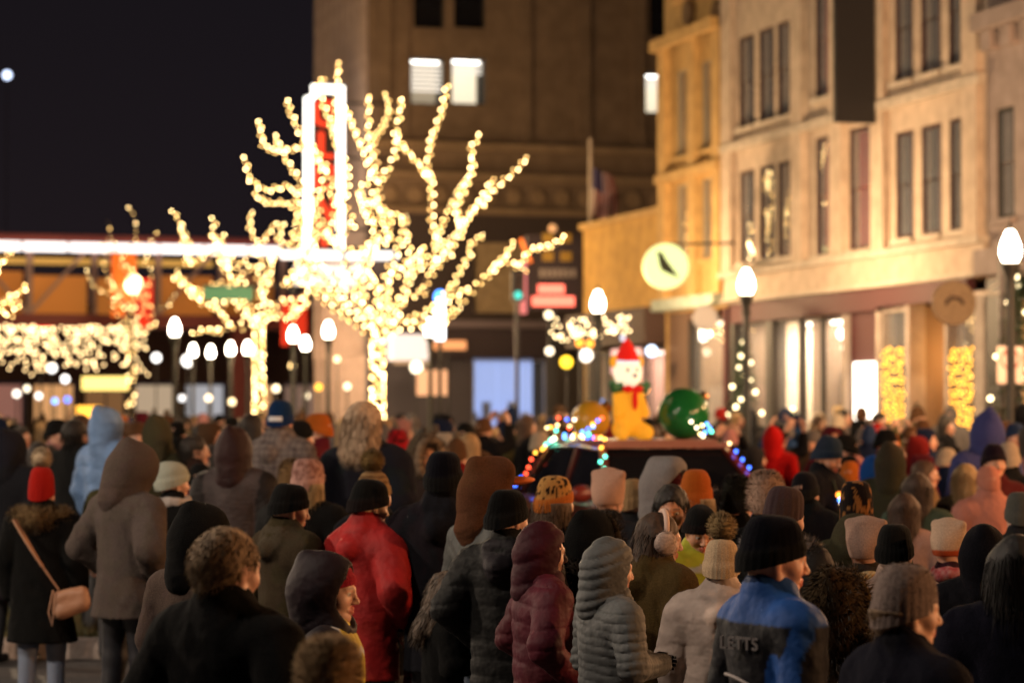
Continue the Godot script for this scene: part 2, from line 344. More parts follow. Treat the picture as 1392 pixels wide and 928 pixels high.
	person({x = 1003, y = 648, d = 14.2, yaw = 25, coat = {c = blk, hem = 0.6}, hat = {c = lin(0.015, 0.013, 0.012), top = 0.165, fuzzy = 2500, nap = 0.025, full = 0.45, m = "fur"}, label = "person in fluffy black hat next to the fluffy cream one"})
	person({x = 978, y = 664, d = 14.6, yaw = 10, coat = {c = char_, hem = 0.6}, hood = {c = lin(0.02, 0.016, 0.015), fur = lin(0.25, 0.18, 0.14)}, label = "person in dark hood edged with pale fur beside the orange beanie"})
	person({x = 1165, y = 654, d = 12.6, yaw = 15, coat = {c = lin(0.06, 0.055, 0.032), hem = 0.6, thick = 0.055, hood_down = true, collar = 0.05}, hood = {c = lin(0.062, 0.057, 0.033), big = 1.2, back = 0.05, open = -0.05, drop = 0.13}, hat = {c = lin(0.3, 0.13, 0.04), c2 = lin(0.012, 0.01, 0.009), paint = "camo", top = 0.21, full = 0.34, fold = false}, label = "person in olive hooded parka with tall dark camouflage hat"})
	person({x = 1178, y = 706, d = 11.9, yaw = 20, coat = {c = lin(0.05, 0.04, 0.035), hem = 0.6}, hat = {c = lin(0.42, 0.28, 0.22), kind = "eared"}, scarf = lin(0.6, 0.5, 0.3), scarf_paint = "mottle", scarf_c2 = lin(0.55, 0.25, 0.03), label = "child in beige eared hat before the olive parka"})
	person({x = 1217, y = 711, d = 11.2, yaw = 25, bow = 2, coat = {c = lin(0.5, 0.36, 0.3), hem = 0.6, thick = 0.04, hood_down = true}, hat = {c = lin(0.009, 0.009, 0.009), top = 0.15, full = 0.45}, label = "person in black knit hat and pale pink coat behind the taupe beanie"})
	person({x = 1291, y = 708, d = 12.8, yaw = 40, coat = {c = lin(0.05, 0.02, 0.03), hem = 0.6}, hat = {c = lin(0.62, 0.44, 0.32), kind = "eared", cuff = lin(0.5, 0.09, 0.03)}, scarf = lin(0.45, 0.09, 0.1), scarf_paint = "mottle", scarf_c2 = lin(0.6, 0.3, 0.3), label = "child in cream eared hat with orange band and pink scarf"})
	person({x = 1338, y = 709, d = 11.0, yaw = 10, coat = {c = lin(0.013, 0.014, 0.018), hem = 0.6, thick = 0.045}, hood = {c = lin(0.011, 0.011, 0.013), big = 1.1}, label = "person in plain black hood beside the child in cream eared hat"})
	# ---- middle rows
	person({x = 270, y = 682, d = 10.8, yaw = 30, turn = 15, bow = 12, coat = {c = lin(0.1, 0.07, 0.058), hem = 0.6, thick = 0.045}, hood = {c = lin(0.012, 0.01, 0.01), big = 1.12}, label = "person in black hood and brown coat behind the fair-haired person"})
	person({x = 172, y = 597, d = 15.0, yaw = 40, turn = 15, bow = 22, coat = {c = lin(0.11, 0.086, 0.076), hem = 0.74, thick = 0.05, folds = 0.026, flare = 0.03}, hood = {c = lin(0.11, 0.082, 0.07), big = 1.15}, arms = "pocket", legs = blk, label = "person in loose brown-grey hooded jacket with head bowed"})
	var bag := person({x = 57, y = 613, d = 16.4, yaw = 8, coat = {c = blk, hem = 0.52, thick = 0.05, flare = 0.05, fur = lin(0.3, 0.19, 0.09)}, hat = {c = lin(0.38, 0.016, 0.01), top = 0.185, pom = 0.075, pom_c = lin(0.62, 0.48, 0.32), full = 0.5, fold = false}, legs = lin(0.13, 0.16, 0.22), stride = 0.02, glove = blk, label = "person in red bobble hat and long black coat with fur collar"})
	shoulder_bag(bag)
	person({x = 147, y = 551, d = 20.6, g = L, yaw = 38, coat = {c = lin(0.2, 0.34, 0.62), hem = 0.6, thick = 0.06, m = "nylon", quilt = 0.13, puff = 0.018}, hood = {c = lin(0.2, 0.34, 0.62), m = "nylon"}, label = "person in pale blue puffer coat with hood up"})
	person({x = 215, y = 561, d = 20.4, g = L, yaw = 12, coat = {c = lin(0.055, 0.05, 0.028), hem = 0.6}, hood = {c = lin(0.075, 0.068, 0.04)}, label = "person in olive hood behind the brown-grey hooded jacket"})
	person({x = 236, y = 626, d = 16.8, yaw = 35, turn = 20, coat = {c = blk, hem = 0.7}, hat = {c = lin(0.42, 0.45, 0.38), top = 0.15, slouch = 0.6}, scarf = lin(0.5, 0.45, 0.42), label = "person in pale mint beanie beside the brown-grey hooded jacket"})
	person({x = 266, y = 590, d = 20.2, g = L, yaw = 62, turn = 15, coat = {c = lin(0.05, 0.03, 0.022), hem = 0.7}, hair = {c = lin(0.02, 0.014, 0.01), strands = 900, wave = 0.008}, label = "dark-haired person in brown coat seen in profile beside the quilted coat"})
	person({x = 319, y = 576, d = 17.8, yaw = 12, coat = {c = lin(0.07, 0.052, 0.052), hem = 0.6, thick = 0.05, m = "nylon", quilt = 0.035, puff = 0.006, sleeve = lin(0.018, 0.014, 0.014)}, hood = {c = lin(0.035, 0.015, 0.014), big = 1.05}, label = "person in dark brown hood and finely quilted coat with dark sleeves"})
	var cap_ := person({x = 381, y = 543, d = 20.4, g = L, yaw = 30, turn = -20, bow = 3, coat = {c = lin(0.24, 0.2, 0.19), c2 = lin(0.1, 0.08, 0.08), paint = "plaid", hem = 0.6, thick = 0.045, hood_down = true}, hat = {c = lin(0.012, 0.035, 0.11), top = 0.145, full = 0.45}, label = "person in navy beanie with white patch and grey checked coat"})
	hat_patch(cap_)
	person({x = 420, y = 622, d = 15.8, yaw = 25, coat = {c = blk, hem = 0.6, thick = 0.045}, hat = {c = lin(0.55, 0.32, 0.27), c2 = lin(0.25, 0.11, 0.09), paint = "mottle", top = 0.16, slouch = 0.5, full = 0.45, fuzzy = 900, nap = 0.012}, hair = {c = lin(0.36, 0.25, 0.12), long = 0.05}, label = "person in mottled pink knit hat and black coat"})
	person({x = 399, y = 626, d = 16.6, yaw = 25, coat = {c = lin(0.03, 0.03, 0.03), hem = 0.6}, hat = {c = lin(0.25, 0.15, 0.07), top = 0.15, fuzzy = 2500, nap = 0.03, full = 0.5, m = "fur", fold = false}, label = "person in fuzzy tan hat behind the mottled pink hat"})
	person({x = 390, y = 656, d = 13.4, yaw = 48, turn = 18, bow = 8, coat = {c = lin(0.06, 0.046, 0.026), hem = 0.7, thick = 0.045, hood_down = true, hood_c = lin(0.075, 0.06, 0.04)}, hat = {c = lin(0.01, 0.009, 0.009), top = 0.14, full = 0.45}, skin = lin(0.55, 0.32, 0.2), arms = "front", label = "person in black beanie and olive coat with pale-lined hood down"})
	person({x = 497, y = 546, d = 18.2, g = 0.0, yaw = 22, turn = 18, coat = {c = lin(0.02, 0.021, 0.029), hem = 0.5, thick = 0.05}, hair = {c = lin(0.5, 0.36, 0.24), c2 = lin(0.24, 0.15, 0.09), long = 0.05, big = 1.12, tip = 0.1, strands = 5000, strand = 0.013, wave = 0.009}, label = "tall person with loose fair hair and dark navy coat"})
	person({x = 509, y = 615, d = 14.4, yaw = 35, turn = 10, coat = {c = lin(0.012, 0.012, 0.013), hem = 0.5, thick = 0.045}, hat = {c = lin(0.3, 0.19, 0.09), c2 = lin(0.16, 0.09, 0.04), paint = "stripes", top = 0.15, pom = 0.072, pom_c = lin(0.27, 0.17, 0.065)}, label = "person in brown striped bobble hat behind the red jacket"})
	person({x = 499, y = 650, d = 13.2, yaw = 42, turn = 14, bow = 8, coat = {c = lin(0.42, 0.02, 0.018), hem = 0.62, thick = 0.05, m = "nylon", hood_down = true, folds = 0.017, hood_c = lin(0.45, 0.022, 0.02)}, hat = {c = lin(0.012, 0.011, 0.011), top = 0.142, full = 0.48}, skin = lin(0.6, 0.36, 0.22), arms = "pocket", legs = blk, cell = 0.012, label = "person in bright red hooded jacket and black beanie"})
	person({x = 541, y = 582, d = 23.0, yaw = 20, coat = {c = lin(0.5, 0.48, 0.45), hem = 0.6}, hat = {c = lin(0.4, 0.015, 0.02), c2 = lin(0.08, 0.008, 0.01), paint = "check", top = 0.15, full = 0.4}, label = "person in red checked hat and white coat"})
	person({x = 577, y = 588, d = 19.6, yaw = 165, turn = -15, coat = {c = lin(0.04, 0.03, 0.03), hem = 0.6, thick = 0.045}, hood = {c = lin(0.1, 0.075, 0.05), fur = lin(0.36, 0.26, 0.18), big = 1.1}, skin = lin(0.6, 0.3, 0.16), label = "person facing us in fur-edged hood behind the black coat"})
	person({x = 604, y = 612, d = 13.1, yaw = 15, coat = {c = lin(0.017, 0.016, 0.019), hem = 0.62, thick = 0.055, hood_down = true}, hat = {c = lin(0.008, 0.008, 0.009), top = 0.145, full = 0.45}, label = "person in broad black coat and black beanie beside the brown hood"})
	person({x = 565, y = 700, d = 14.6, yaw = 20, coat = {c = lin(0.5, 0.1, 0.16), c2 = lin(0.1, 0.02, 0.05), paint = "plaid", hem = 0.5, thick = 0.045}, hat = {c = lin(0.02, 0.012, 0.016), top = 0.14}, label = "child in pink plaid coat and dark hat behind the red jacket"})
	person({x = 603, y = 786, d = 12.2, yaw = 75, turn = 20, bow = 18, coat = {c = lin(0.012, 0.011, 0.012), hem = 0.5, thick = 0.045}, hair = {c = lin(0.13, 0.085, 0.055), c2 = lin(0.03, 0.02, 0.013), long = 0.12, big = 1.12, tip = 0.09, wave = 0.012, strands = 2600, strand = 0.016}, skin = lin(0.42, 0.22, 0.16), arms = "front", label = "curly-haired child in black jacket looking down beside the grey jacket"})
	# ---- beyond, on the shop side
	var neck := person({x = 1120, y = 590, d = 19.5, yaw = 120, turn = 10, bow = 16, coat = {c = lin(0.014, 0.015, 0.019), hem = 0.6, thick = 0.05}, hat = {c = lin(0.03, 0.045, 0.075), top = 0.16, ribs = 20}, skin = lin(0.55, 0.26, 0.15), label = "person in slate blue beanie wearing a necklace of coloured bulbs"})
	bulb_necklace(neck)
	person({x = 1186, y = 616, d = 20.6, yaw = 0, coat = {c = lin(0.018, 0.02, 0.03), hem = 0.6}, hood = {c = lin(0.015, 0.07, 0.3)}, label = "person in bright blue hood among dark coats"})
	person({x = 1212, y = 598, d = 19.0, yaw = 20, coat = {c = lin(0.05, 0.048, 0.03), hem = 0.5, thick = 0.05}, hood = {c = lin(0.05, 0.045, 0.03)}, label = "person in dark olive coat and hood beside the blue hood"})
	person({x = 1340, y = 553, d = 22.0, yaw = -20, coat = {c = lin(0.07, 0.08, 0.24), hem = 0.6, thick = 0.06}, hood = {c = lin(0.075, 0.085, 0.26), peak = 0.04, big = 1.1}, label = "tall person in peaked violet-blue hood before the shops"})
	person({x = 1352, y = 602, d = 20.0, yaw = 170, coat = {c = lin(0.1, 0.02, 0.02), hem = 0.6}, hat = {c = lin(0.02, 0.012, 0.018), top = 0.15}, skin = lin(0.55, 0.28, 0.17), label = "person facing us in dark beanie and maroon coat before the violet-blue hood"})
	person({x = 1372, y = 600, d = 20.8, yaw = 20, coat = {c = lin(0.02, 0.018, 0.02), hem = 0.6}, hat = {c = lin(0.5, 0.4, 0.3), top = 0.15}, label = "person in cream beanie beside the violet-blue hood"})
	person({x = 1343, y = 632, d = 18.6, yaw = -10, coat = {c = lin(0.58, 0.25, 0.2), hem = 0.6, thick = 0.05}, hat = {c = lin(0.62, 0.25, 0.18), top = 0.14, fold = false}, label = "child in coral pink hat and coat"})
	person({x = 1315, y = 628, d = 19.2, yaw = 40, coat = {c = lin(0.05, 0.035, 0.025), hem = 0.6}, hair = {c = lin(0.36, 0.24, 0.11), long = 0.16, strands = 900}, label = "person with long blond hair next to the coral pink child"})
	person({x = 1386, y = 668, d = 14.5, yaw = 0, coat = {c = lin(0.03, 0.03, 0.032), hem = 0.6}, hat = {c = lin(0.1, 0.1, 0.09), top = 0.16, full = 0.45}, label = "person in grey-green beanie behind the black hood"})
	person({x = 1052, y = 577, d = 30.0, g = 0.0, yaw = 20, coat = {c = lin(0.45, 0.012, 0.01), hem = 0.5}, hood = {c = lin(0.45, 0.012, 0.01)}, cell = 0.02, label = "person in bright red hooded coat outside the shop window"})
	person({x = 1248, y = 640, d = 17.0, yaw = 20, coat = {c = lin(0.07, 0.1, 0.075), hem = 0.5}, hair = {c = lin(0.05, 0.028, 0.018), long = 0.18, strands = 900}, label = "person with long brown hair in grey-green coat"})
	person({x = 1230, y = 668, d = 15.5, yaw = 10, coat = {c = lin(0.5, 0.33, 0.3), hem = 0.5}, hair = {c = lin(0.06, 0.03, 0.018), long = 0.12, strands = 700}, label = "child in pale pink coat with brown hair behind the black knit hat"})
	person({x = 1095, y = 640, d = 15.8, yaw = 30, coat = {c = lin(0.013, 0.014, 0.02), hem = 0.5, thick = 0.05}, hat = {c = lin(0.012, 0.012, 0.014), top = 0.14}, label = "person in black coat and beanie under the coloured bulb necklace"})
	person({x = 15, y = 580, d = 19.4, yaw = 25, coat = {c = lin(0.02, 0.018, 0.022), hem = 0.5, thick = 0.05}, hood = {c = lin(0.018, 0.018, 0.026)}, label = "person in dark hooded coat beside the red bobble hat"})
	person({x = 103, y = 568, d = 21.0, g = L, yaw = 25, coat = {c = lin(0.02, 0.018, 0.02), hem = 0.5, thick = 0.05}, hair = {c = lin(0.02, 0.014, 0.01), strands = 700}, label = "dark-haired person in black coat next to the pale blue puffer"})
	stroller()

func rear_part(o: Node3D, called: String, a: Acc, m: Material) -> void:
	part(o, called, a.mesh(m))

func jacket_print(o: Node3D) -> void:                      # lettering on the back of the shoulder, and a grey seam
	var sc: float = o.get_meta("sc")
	var bs := Transform3D(Basis(Vector3.UP, 0.55), Vector3(0.06, 1.33, 0.163) * sc)
	letters(o, "LETTS", 0.06 * sc, bs, mat(lin(0.17, 0.15, 0.145), 0.8), "lettering", 0.012)
	var a := Acc.new()
	var path := []
	var rad := []
	for q in 9:
		var u := q / 8.0
		path.append(Vector3(-0.03 + u * 0.2, 1.215 - 0.07 * u * u, 0.172 - 0.07 * u * u) * sc)
		rad.append(0.006)
	a.tube(path, rad, 6)
	part(o, "seam", a.mesh(mat(lin(0.35, 0.3, 0.28), 0.6)))

func earmuffs(o: Node3D) -> void:
	var hx: Transform3D = o.get_meta("hx")
	var a := Acc.new()
	var path := []
	var rad := []
	for q in 15:
		var t := PI * q / 14.0
		path.append(hx * Vector3(cos(t) * 0.108, -0.005 + sin(t) * 0.145, 0.0))
		rad.append(0.013)
	a.tube(path, rad, 8)
	var e := part(o, "earmuffs", a.mesh(mat(lin(0.6, 0.42, 0.34), 0.8)))
	for s in [-1.0, 1.0]:
		var c := Acc.new()
		c.ball(Vector3(s * 0.105, -0.012, -0.002), Vector3(0.036, 0.058, 0.058), 14, 20)
		var d := Acc.new()
		fuzz(c, c, 1200, 0.01, 0.001, lin(0.72, 0.56, 0.48), lin(0.66, 0.5, 0.42))
		d.add(c, hx, lin(0.72, 0.56, 0.48))
		part(e, "ear_pad", d.mesh(M.fur))

func cap_and_hem(o: Node3D) -> void:                       # orange peak under the hood, teal shirt below the jacket
	var hx: Transform3D = o.get_meta("hx")
	var sc: float = o.get_meta("sc")
	var a := Acc.new()
	a.ball(Vector3(0, 0.06, -0.155), Vector3(0.078, 0.02, 0.095), 10, 18, Color.WHITE, hx * Transform3D(Basis(Vector3.RIGHT, 0.18), Vector3(0, -0.01, 0.01)))
	part(o, "cap_peak", a.mesh(mat(lin(0.6, 0.13, 0.015), 0.8)))
	var s := Sdf.new(Vector3(-0.28, 0.7, -0.24), Vector3(0.28, 0.9, 0.24), 0.013)
	s.cap(Vector3(0, 0.8, 0), Vector3(0, 0.86, 0), 0.178, 0.17, 0.02, 0, 1.0, 1.3)
	s.bend(func(v): return 0.01 * nz_fold.get_noise_3d(v.x * 20, v.y * 14 + v.x * 6, v.z * 20))
	s.floor_at(0.765)
	var m := Acc.new()
	s.emit(m, func(_p, _t, _n): return lin(0.06, 0.28, 0.3), Transform3D(Basis().scaled(Vector3.ONE * sc), Vector3.ZERO))
	part(o, "shirt_hem", m.mesh(M.wool))

func hat_patch(o: Node3D) -> void:
	var hx: Transform3D = o.get_meta("hx")
	var a := Acc.new()
	for q in 6:
		var t := PI / 2 + 0.42 - q * 0.16
		a.box(Vector3(-0.0095, -0.016, -0.003), Vector3(0.0095, 0.016, 0.003), Color.WHITE, hx * Transform3D(Basis(Vector3.UP, PI / 2 - t), Vector3(cos(t) * 0.1, 0.01, 0.012 + sin(t) * 0.122)))
	part(o, "hat_patch", a.mesh(mat(lin(0.6, 0.6, 0.62), 0.7)))

func shoulder_bag(o: Node3D) -> void:
	var sc: float = o.get_meta("sc")
	var b := thing("shoulder_bag", "tan leather shoulder bag hanging at the red bobble hat wearer's hip", "bag", o.position, o.rotation.y)
	var st_ := Acc.new()
	var prev := Vector3.ZERO
	for q in 10:
		var u := q / 9.0
		var p := Vector3(lerpf(-0.14, 0.2, u), lerpf(1.43, 0.92, u), 0.2 + 0.035 * sin(u * PI)) * sc
		if q:
			st_.bar(prev, p, 0.045 if u < 0.75 else 0.028, 0.012)
		prev = p
	part(b, "strap", st_.mesh(M.leather))
	var s := Sdf.new(Vector3(0.02, 0.62, 0.02), Vector3(0.5, 1.0, 0.35), 0.012)
	s.cap(Vector3(0.2, 0.86, 0.2), Vector3(0.36, 0.9, 0.16), 0.05, 0.05, 0.04)
	s.cap(Vector3(0.21, 0.76, 0.2), Vector3(0.37, 0.82, 0.16), 0.06, 0.06, 0.06)
	s.bend(func(v): return 0.008 * nz_fold.get_noise_3dv(v * 16.0))
	var a := Acc.new()
	s.emit(a, func(_p, _t, _n): return Color.WHITE, Transform3D(Basis().scaled(Vector3.ONE * sc), Vector3.ZERO))
	part(b, "pouch", a.mesh(M.leather))
	var l := Acc.new()
	l.tube([Vector3(0.17, 0.92, 0.24) * sc, Vector3(0.14, 0.76, 0.25) * sc, Vector3(0.165, 0.66, 0.25) * sc, Vector3(0.185, 0.78, 0.25) * sc, Vector3(0.19, 0.9, 0.24) * sc], [0.007, 0.007, 0.007, 0.007, 0.007], 6)
	part(b, "strap_end", l.mesh(M.leather))

func bulb_necklace(o: Node3D) -> void:
	var sc: float = o.get_meta("sc")
	var n := thing("bulb_necklace", "necklace of large coloured bulbs worn over a dark coat", "necklace", o.position, o.rotation.y)
	var cols := [lin(1.0, 0.75, 0.1), lin(0.1, 0.8, 0.5), lin(1.0, 0.25, 0.03), lin(0.1, 0.3, 1.0), lin(1.0, 0.7, 0.4), lin(1.0, 0.15, 0.02)]
	var c := Acc.new()
	var prev := Vector3.ZERO
	for q in 15:
		var t := PI * (q / 14.0)
		var p := Vector3(cos(t) * 0.12, 1.44 - sin(t) * 0.2, -0.13 - 0.05 * sin(t)) * sc
		if q:
			c.bar(prev, p, 0.008, 0.008)
		prev = p
		if q > 1 and q < 13:
			part(n, "bulb", bulb_mesh(cols[q % 6], 4.0, 0.024), Transform3D(Basis(), p + Vector3(0, -0.03, -0.02)))
	part(n, "cord", c.mesh(mat(lin(0.02, 0.05, 0.02), 0.7)))

func stroller() -> void:
	var at := pt(560, 900, 11.2)
	var o := thing("stroller", "folded grey tube frame of a stroller beside the curly-haired child", "stroller", Vector3(at.x, 0, at.z), 0.5)
	o.scale = Vector3.ONE * 0.62
	var g := mat(lin(0.2, 0.19, 0.2), 0.4, 0.6)
	for s in [-1.0, 1.0]:
		var a := Acc.new()
		a.tube([Vector3(s * 0.2, 0.12, 0.35), Vector3(s * 0.19, 0.55, 0.05), Vector3(s * 0.18, 1.0, -0.3)], [0.014, 0.014, 0.014], 8)
		part(o, "frame_tube", a.mesh(g))
		var b := Acc.new()
		b.tube([Vector3(s * 0.2, 0.12, -0.3), Vector3(s * 0.19, 0.55, 0.05), Vector3(s * 0.18, 0.85, 0.25)], [0.014, 0.014, 0.014], 8)
		part(o, "frame_tube", b.mesh(g))
		for z in [0.35, -0.3]:
			var w := Acc.new()
			w.lathe([Vector2(0.05, -0.02), Vector2(0.11, -0.02), Vector2(0.115, 0.0), Vector2(0.11, 0.02), Vector2(0.05, 0.02)], 20, Transform3D(Basis(Vector3.BACK, PI / 2), Vector3(s * 0.23, 0.116, z)))
			part(o, "wheel", w.mesh(mat(lin(0.02, 0.02, 0.02), 0.7)))
	var h := Acc.new()
	h.tube([Vector3(-0.18, 1.0, -0.3), Vector3(0.0, 1.03, -0.32), Vector3(0.18, 1.0, -0.3)], [0.018, 0.018, 0.018], 8)
	part(o, "handle", h.mesh(mat(lin(0.03, 0.03, 0.03), 0.8)))
	var se := Sdf.new(Vector3(-0.25, 0.25, -0.3), Vector3(0.25, 0.9, 0.4), 0.02)
	se.cap(Vector3(0, 0.45, 0.2), Vector3(0, 0.42, -0.05), 0.06, 0.06, 0.04, 0, 0.35, 1.0)
	se.cap(Vector3(0, 0.45, -0.06), Vector3(0, 0.78, -0.2), 0.05, 0.05, 0.04, 0, 0.32, 1.0)
	var sa := Acc.new()
	se.emit(sa, func(_p, _t, _n): return lin(0.02, 0.02, 0.024))
	part(o, "seat", sa.mesh(M.wool))
# ---------------------------------------------------------------- the place
const F := 3287.0                                        # focal length in photograph pixels
const EYE := 2.05
const TILT := 0.02768                                    # the camera looks up by this much
const CA := 0.95832
const SA := 0.28569
const TURN := 0.28973                                    # the street leads away to the left by this angle
const T0 := 20.0                                         # facade line of the right-hand shops
const S1 := 86.0                                         # front of the office block across the side street

func pt(x: float, y: float, d: float) -> Vector3:        # a point at distance d in front of the camera
	var r := Vector3((x - 696.0) / F, (464.0 - y) / F, -1.0).rotated(Vector3.RIGHT, TILT)
	return Vector3(0, EYE, 0) + r * (d / -r.z)

func st(s: float, t: float, y := 0.0) -> Vector3:        # along the street, across it to the right
	return Vector3(-SA * s + CA * t, y, -CA * s - SA * t)

func fr(x: float) -> float:                              # place along the right-hand facades
	var k := (x - 696.0) / F
	return -T0 / (k * CA + SA) * (CA - k * SA)

func fh(x: float, y: float) -> float:
	return pt(x, y, T0 / ((x - 696.0) / F * CA + SA)).y

func ft(x: float) -> float:                              # place across the office block's front
	var k := (x - 696.0) / F
	return S1 / (CA - k * SA) * (k * CA + SA)

func th(x: float, y: float) -> float:
	return pt(x, y, S1 / (CA - (x - 696.0) / F * SA)).y

func rr(x0: float, x1: float, ytop: float, ybot: float) -> Rect2:
	var xm := (x0 + x1) / 2
	return Rect2(fr(x0), fh(xm, ybot), fr(x1) - fr(x0), fh(xm, ytop) - fh(xm, ybot))

func rt(x0: float, x1: float, ytop: float, ybot: float) -> Rect2:
	var xm := (x0 + x1) / 2
	return Rect2(ft(x0), th(xm, ybot), ft(x1) - ft(x0), th(xm, ytop) - th(xm, ybot))

func stone(c: Color, rough := 0.9, scale := 0.35) -> StandardMaterial3D:
	var m := mat(Color.WHITE, rough)
	var a := Color(c.r * 0.78, c.g * 0.76, c.b * 0.74).linear_to_srgb()
	var b := Color(c.r * 1.15, c.g * 1.15, c.b * 1.15).linear_to_srgb()
	m.albedo_texture = ramp_tex(0.02, 256, a, b, int(c.r * 1000) % 50, 5)
	m.uv1_triplanar = true
	m.uv1_scale = Vector3.ONE * scale
	m.heightmap_enabled = true
	m.heightmap_texture = noise_tex(0.08, 256, 4, 3)
	m.heightmap_scale = 1.0
	return m

func wall_with(x0: float, x1: float, y0: float, y1: float, holes: Array, deep: float, z := 0.0) -> Acc:
	var a := Acc.new()
	var xs := [x0, x1]
	var ys := [y0, y1]
	for h in holes:
		xs.append_array([h.position.x, h.end.x])
		ys.append_array([h.position.y, h.end.y])
	xs.sort()
	ys.sort()
	for i in xs.size() - 1:
		for j in ys.size() - 1:
			if xs[i + 1] - xs[i] < 1e-4 or ys[j + 1] - ys[j] < 1e-4 or xs[i] < x0 or xs[i + 1] > x1 or ys[j] < y0 or ys[j + 1] > y1:
				continue
			var m := Vector2(xs[i] + xs[i + 1], ys[j] + ys[j + 1]) / 2
			var open := false
			for h in holes:
				open = open or h.has_point(m)
			if not open:
				a.quad(Vector3(xs[i], ys[j], z), Vector3(xs[i], ys[j + 1], z), Vector3(xs[i + 1], ys[j + 1], z), Vector3(xs[i + 1], ys[j], z))
	for h in holes:
		var p := Vector3(h.position.x, h.position.y, z)
		var e := Vector3(h.end.x, h.end.y, z)
		var b := Vector3(0, 0, -deep)
		var lt := Vector3(p.x, e.y, z)
		var rb := Vector3(e.x, p.y, z)
		a.quad(p, rb, rb + b, p + b)
		a.quad(lt, lt + b, e + b, e)
		a.quad(p, p + b, lt + b, lt)
		a.quad(rb, e, e + b, rb + b)
	return a

func window(parent: Node3D, r: Rect2, frame: Material, pane: Material, deep := 0.22, z := 0.0, bars := Vector2i(1, 2), sill: Material = null) -> void:
	var a := Acc.new()
	var w := 0.06
	var zz := z - deep
	a.box(Vector3(r.position.x, r.position.y, zz - 0.04), Vector3(r.position.x + w, r.end.y, zz + 0.05))
	a.box(Vector3(r.end.x - w, r.position.y, zz - 0.04), Vector3(r.end.x, r.end.y, zz + 0.05))
	a.box(Vector3(r.position.x + w, r.position.y, zz - 0.04), Vector3(r.end.x - w, r.position.y + w, zz + 0.05))
	a.box(Vector3(r.position.x + w, r.end.y - w, zz - 0.04), Vector3(r.end.x - w, r.end.y, zz + 0.05))
	var win := part(parent, "window", a.mesh(frame))
	for i in bars.x:
		for j in bars.y:
			var x0 := r.position.x + w + (r.size.x - 2 * w) * i / bars.x
			var x1 := r.position.x + w + (r.size.x - 2 * w) * (i + 1) / bars.x
			var y0 := r.position.y + w + (r.size.y - 2 * w) * j / bars.y
			var y1 := r.position.y + w + (r.size.y - 2 * w) * (j + 1) / bars.y
			var g := Acc.new()
			var zo := zz + (0.02 if j else 0.0)
			g.box(Vector3(x0 + 0.015, y0 + 0.015, zo - 0.01), Vector3(x1 - 0.015, y1 - 0.015, zo))
			part(win, "pane", g.mesh(pane))
	if sill:
		var s := Acc.new()
		s.box(Vector3(r.position.x - 0.08, r.position.y - 0.1, z + 0.003), Vector3(r.end.x + 0.08, r.position.y - 0.004, z + 0.12))
		part(parent, "sill", s.mesh(sill))

func block(parent: Node3D, called: String, lo: Vector3, hi: Vector3, m: Material) -> MeshInstance3D:
	var a := Acc.new()
	a.box(lo, hi)
	return part(parent, called, a.mesh(m))

func lamp_light(parent: Node3D, at: Vector3, c: Color, energy: float, size := 0.15) -> void:
	var l := OmniLight3D.new()
	l.name = "lamp_light"
	l.light_color = c.linear_to_srgb()
	l.light_energy = energy
	l.light_size = size
	l.omni_range = 80.0
	l.omni_attenuation = 2.0
	l.shadow_enabled = true
	l.position = at
	parent.add_child(l, true)

var lamp_meshes := []
func street_lamp(at: Vector3, c: Color, energy: float, label: String) -> void:
	if lamp_meshes.is_empty():
		var p := Acc.new()
		p.lathe([Vector2(0.0, 0.0), Vector2(0.24, 0.0), Vector2(0.24, 0.12), Vector2(0.17, 0.2), Vector2(0.15, 0.7), Vector2(0.1, 0.85), Vector2(0.075, 1.0), Vector2(0.06, 3.6), Vector2(0.09, 3.68), Vector2(0.07, 3.78), Vector2(0.13, 3.95), Vector2(0.15, 4.03), Vector2(0.0, 4.03)], 16)
		var g := Acc.new()
		g.lathe([Vector2(0.0, 4.031), Vector2(0.1, 4.031), Vector2(0.145, 4.12), Vector2(0.155, 4.2), Vector2(0.14, 4.3), Vector2(0.09, 4.42), Vector2(0.06, 4.49), Vector2(0.0, 4.51)], 20)
		var k := Acc.new()
		k.lathe([Vector2(0.0, 4.512), Vector2(0.055, 4.512), Vector2(0.03, 4.54), Vector2(0.035, 4.57), Vector2(0.012, 4.6), Vector2(0.0, 4.66)], 12)
		lamp_meshes = [p.mesh(mat(lin(0.02, 0.022, 0.02), 0.45)), g.mesh(glow(lin(1.0, 0.86, 0.68), 16.0)), k.mesh(mat(lin(0.02, 0.022, 0.02), 0.45))]
	var o := thing("street_lamp", label, "street lamp", at, 0.0, "street lamps with acorn globes")
	part(o, "pole", lamp_meshes[0])
	part(o, "globe", lamp_meshes[1])
	part(o, "finial", lamp_meshes[2])
	lamp_light(o, Vector3(0, 4.25, 0), c, energy, 0.18)

var bulb_meshes := {}
func bulb_mesh(c: Color, energy: float, r: float) -> Mesh:
	var key := "%s %s %s" % [c, energy, r]
	if not bulb_meshes.has(key):
		var a := Acc.new()
		a.ball(Vector3.ZERO, Vector3.ONE * r, 4, 6)
		bulb_meshes[key] = a.mesh(glow(c, energy))
	return bulb_meshes[key]

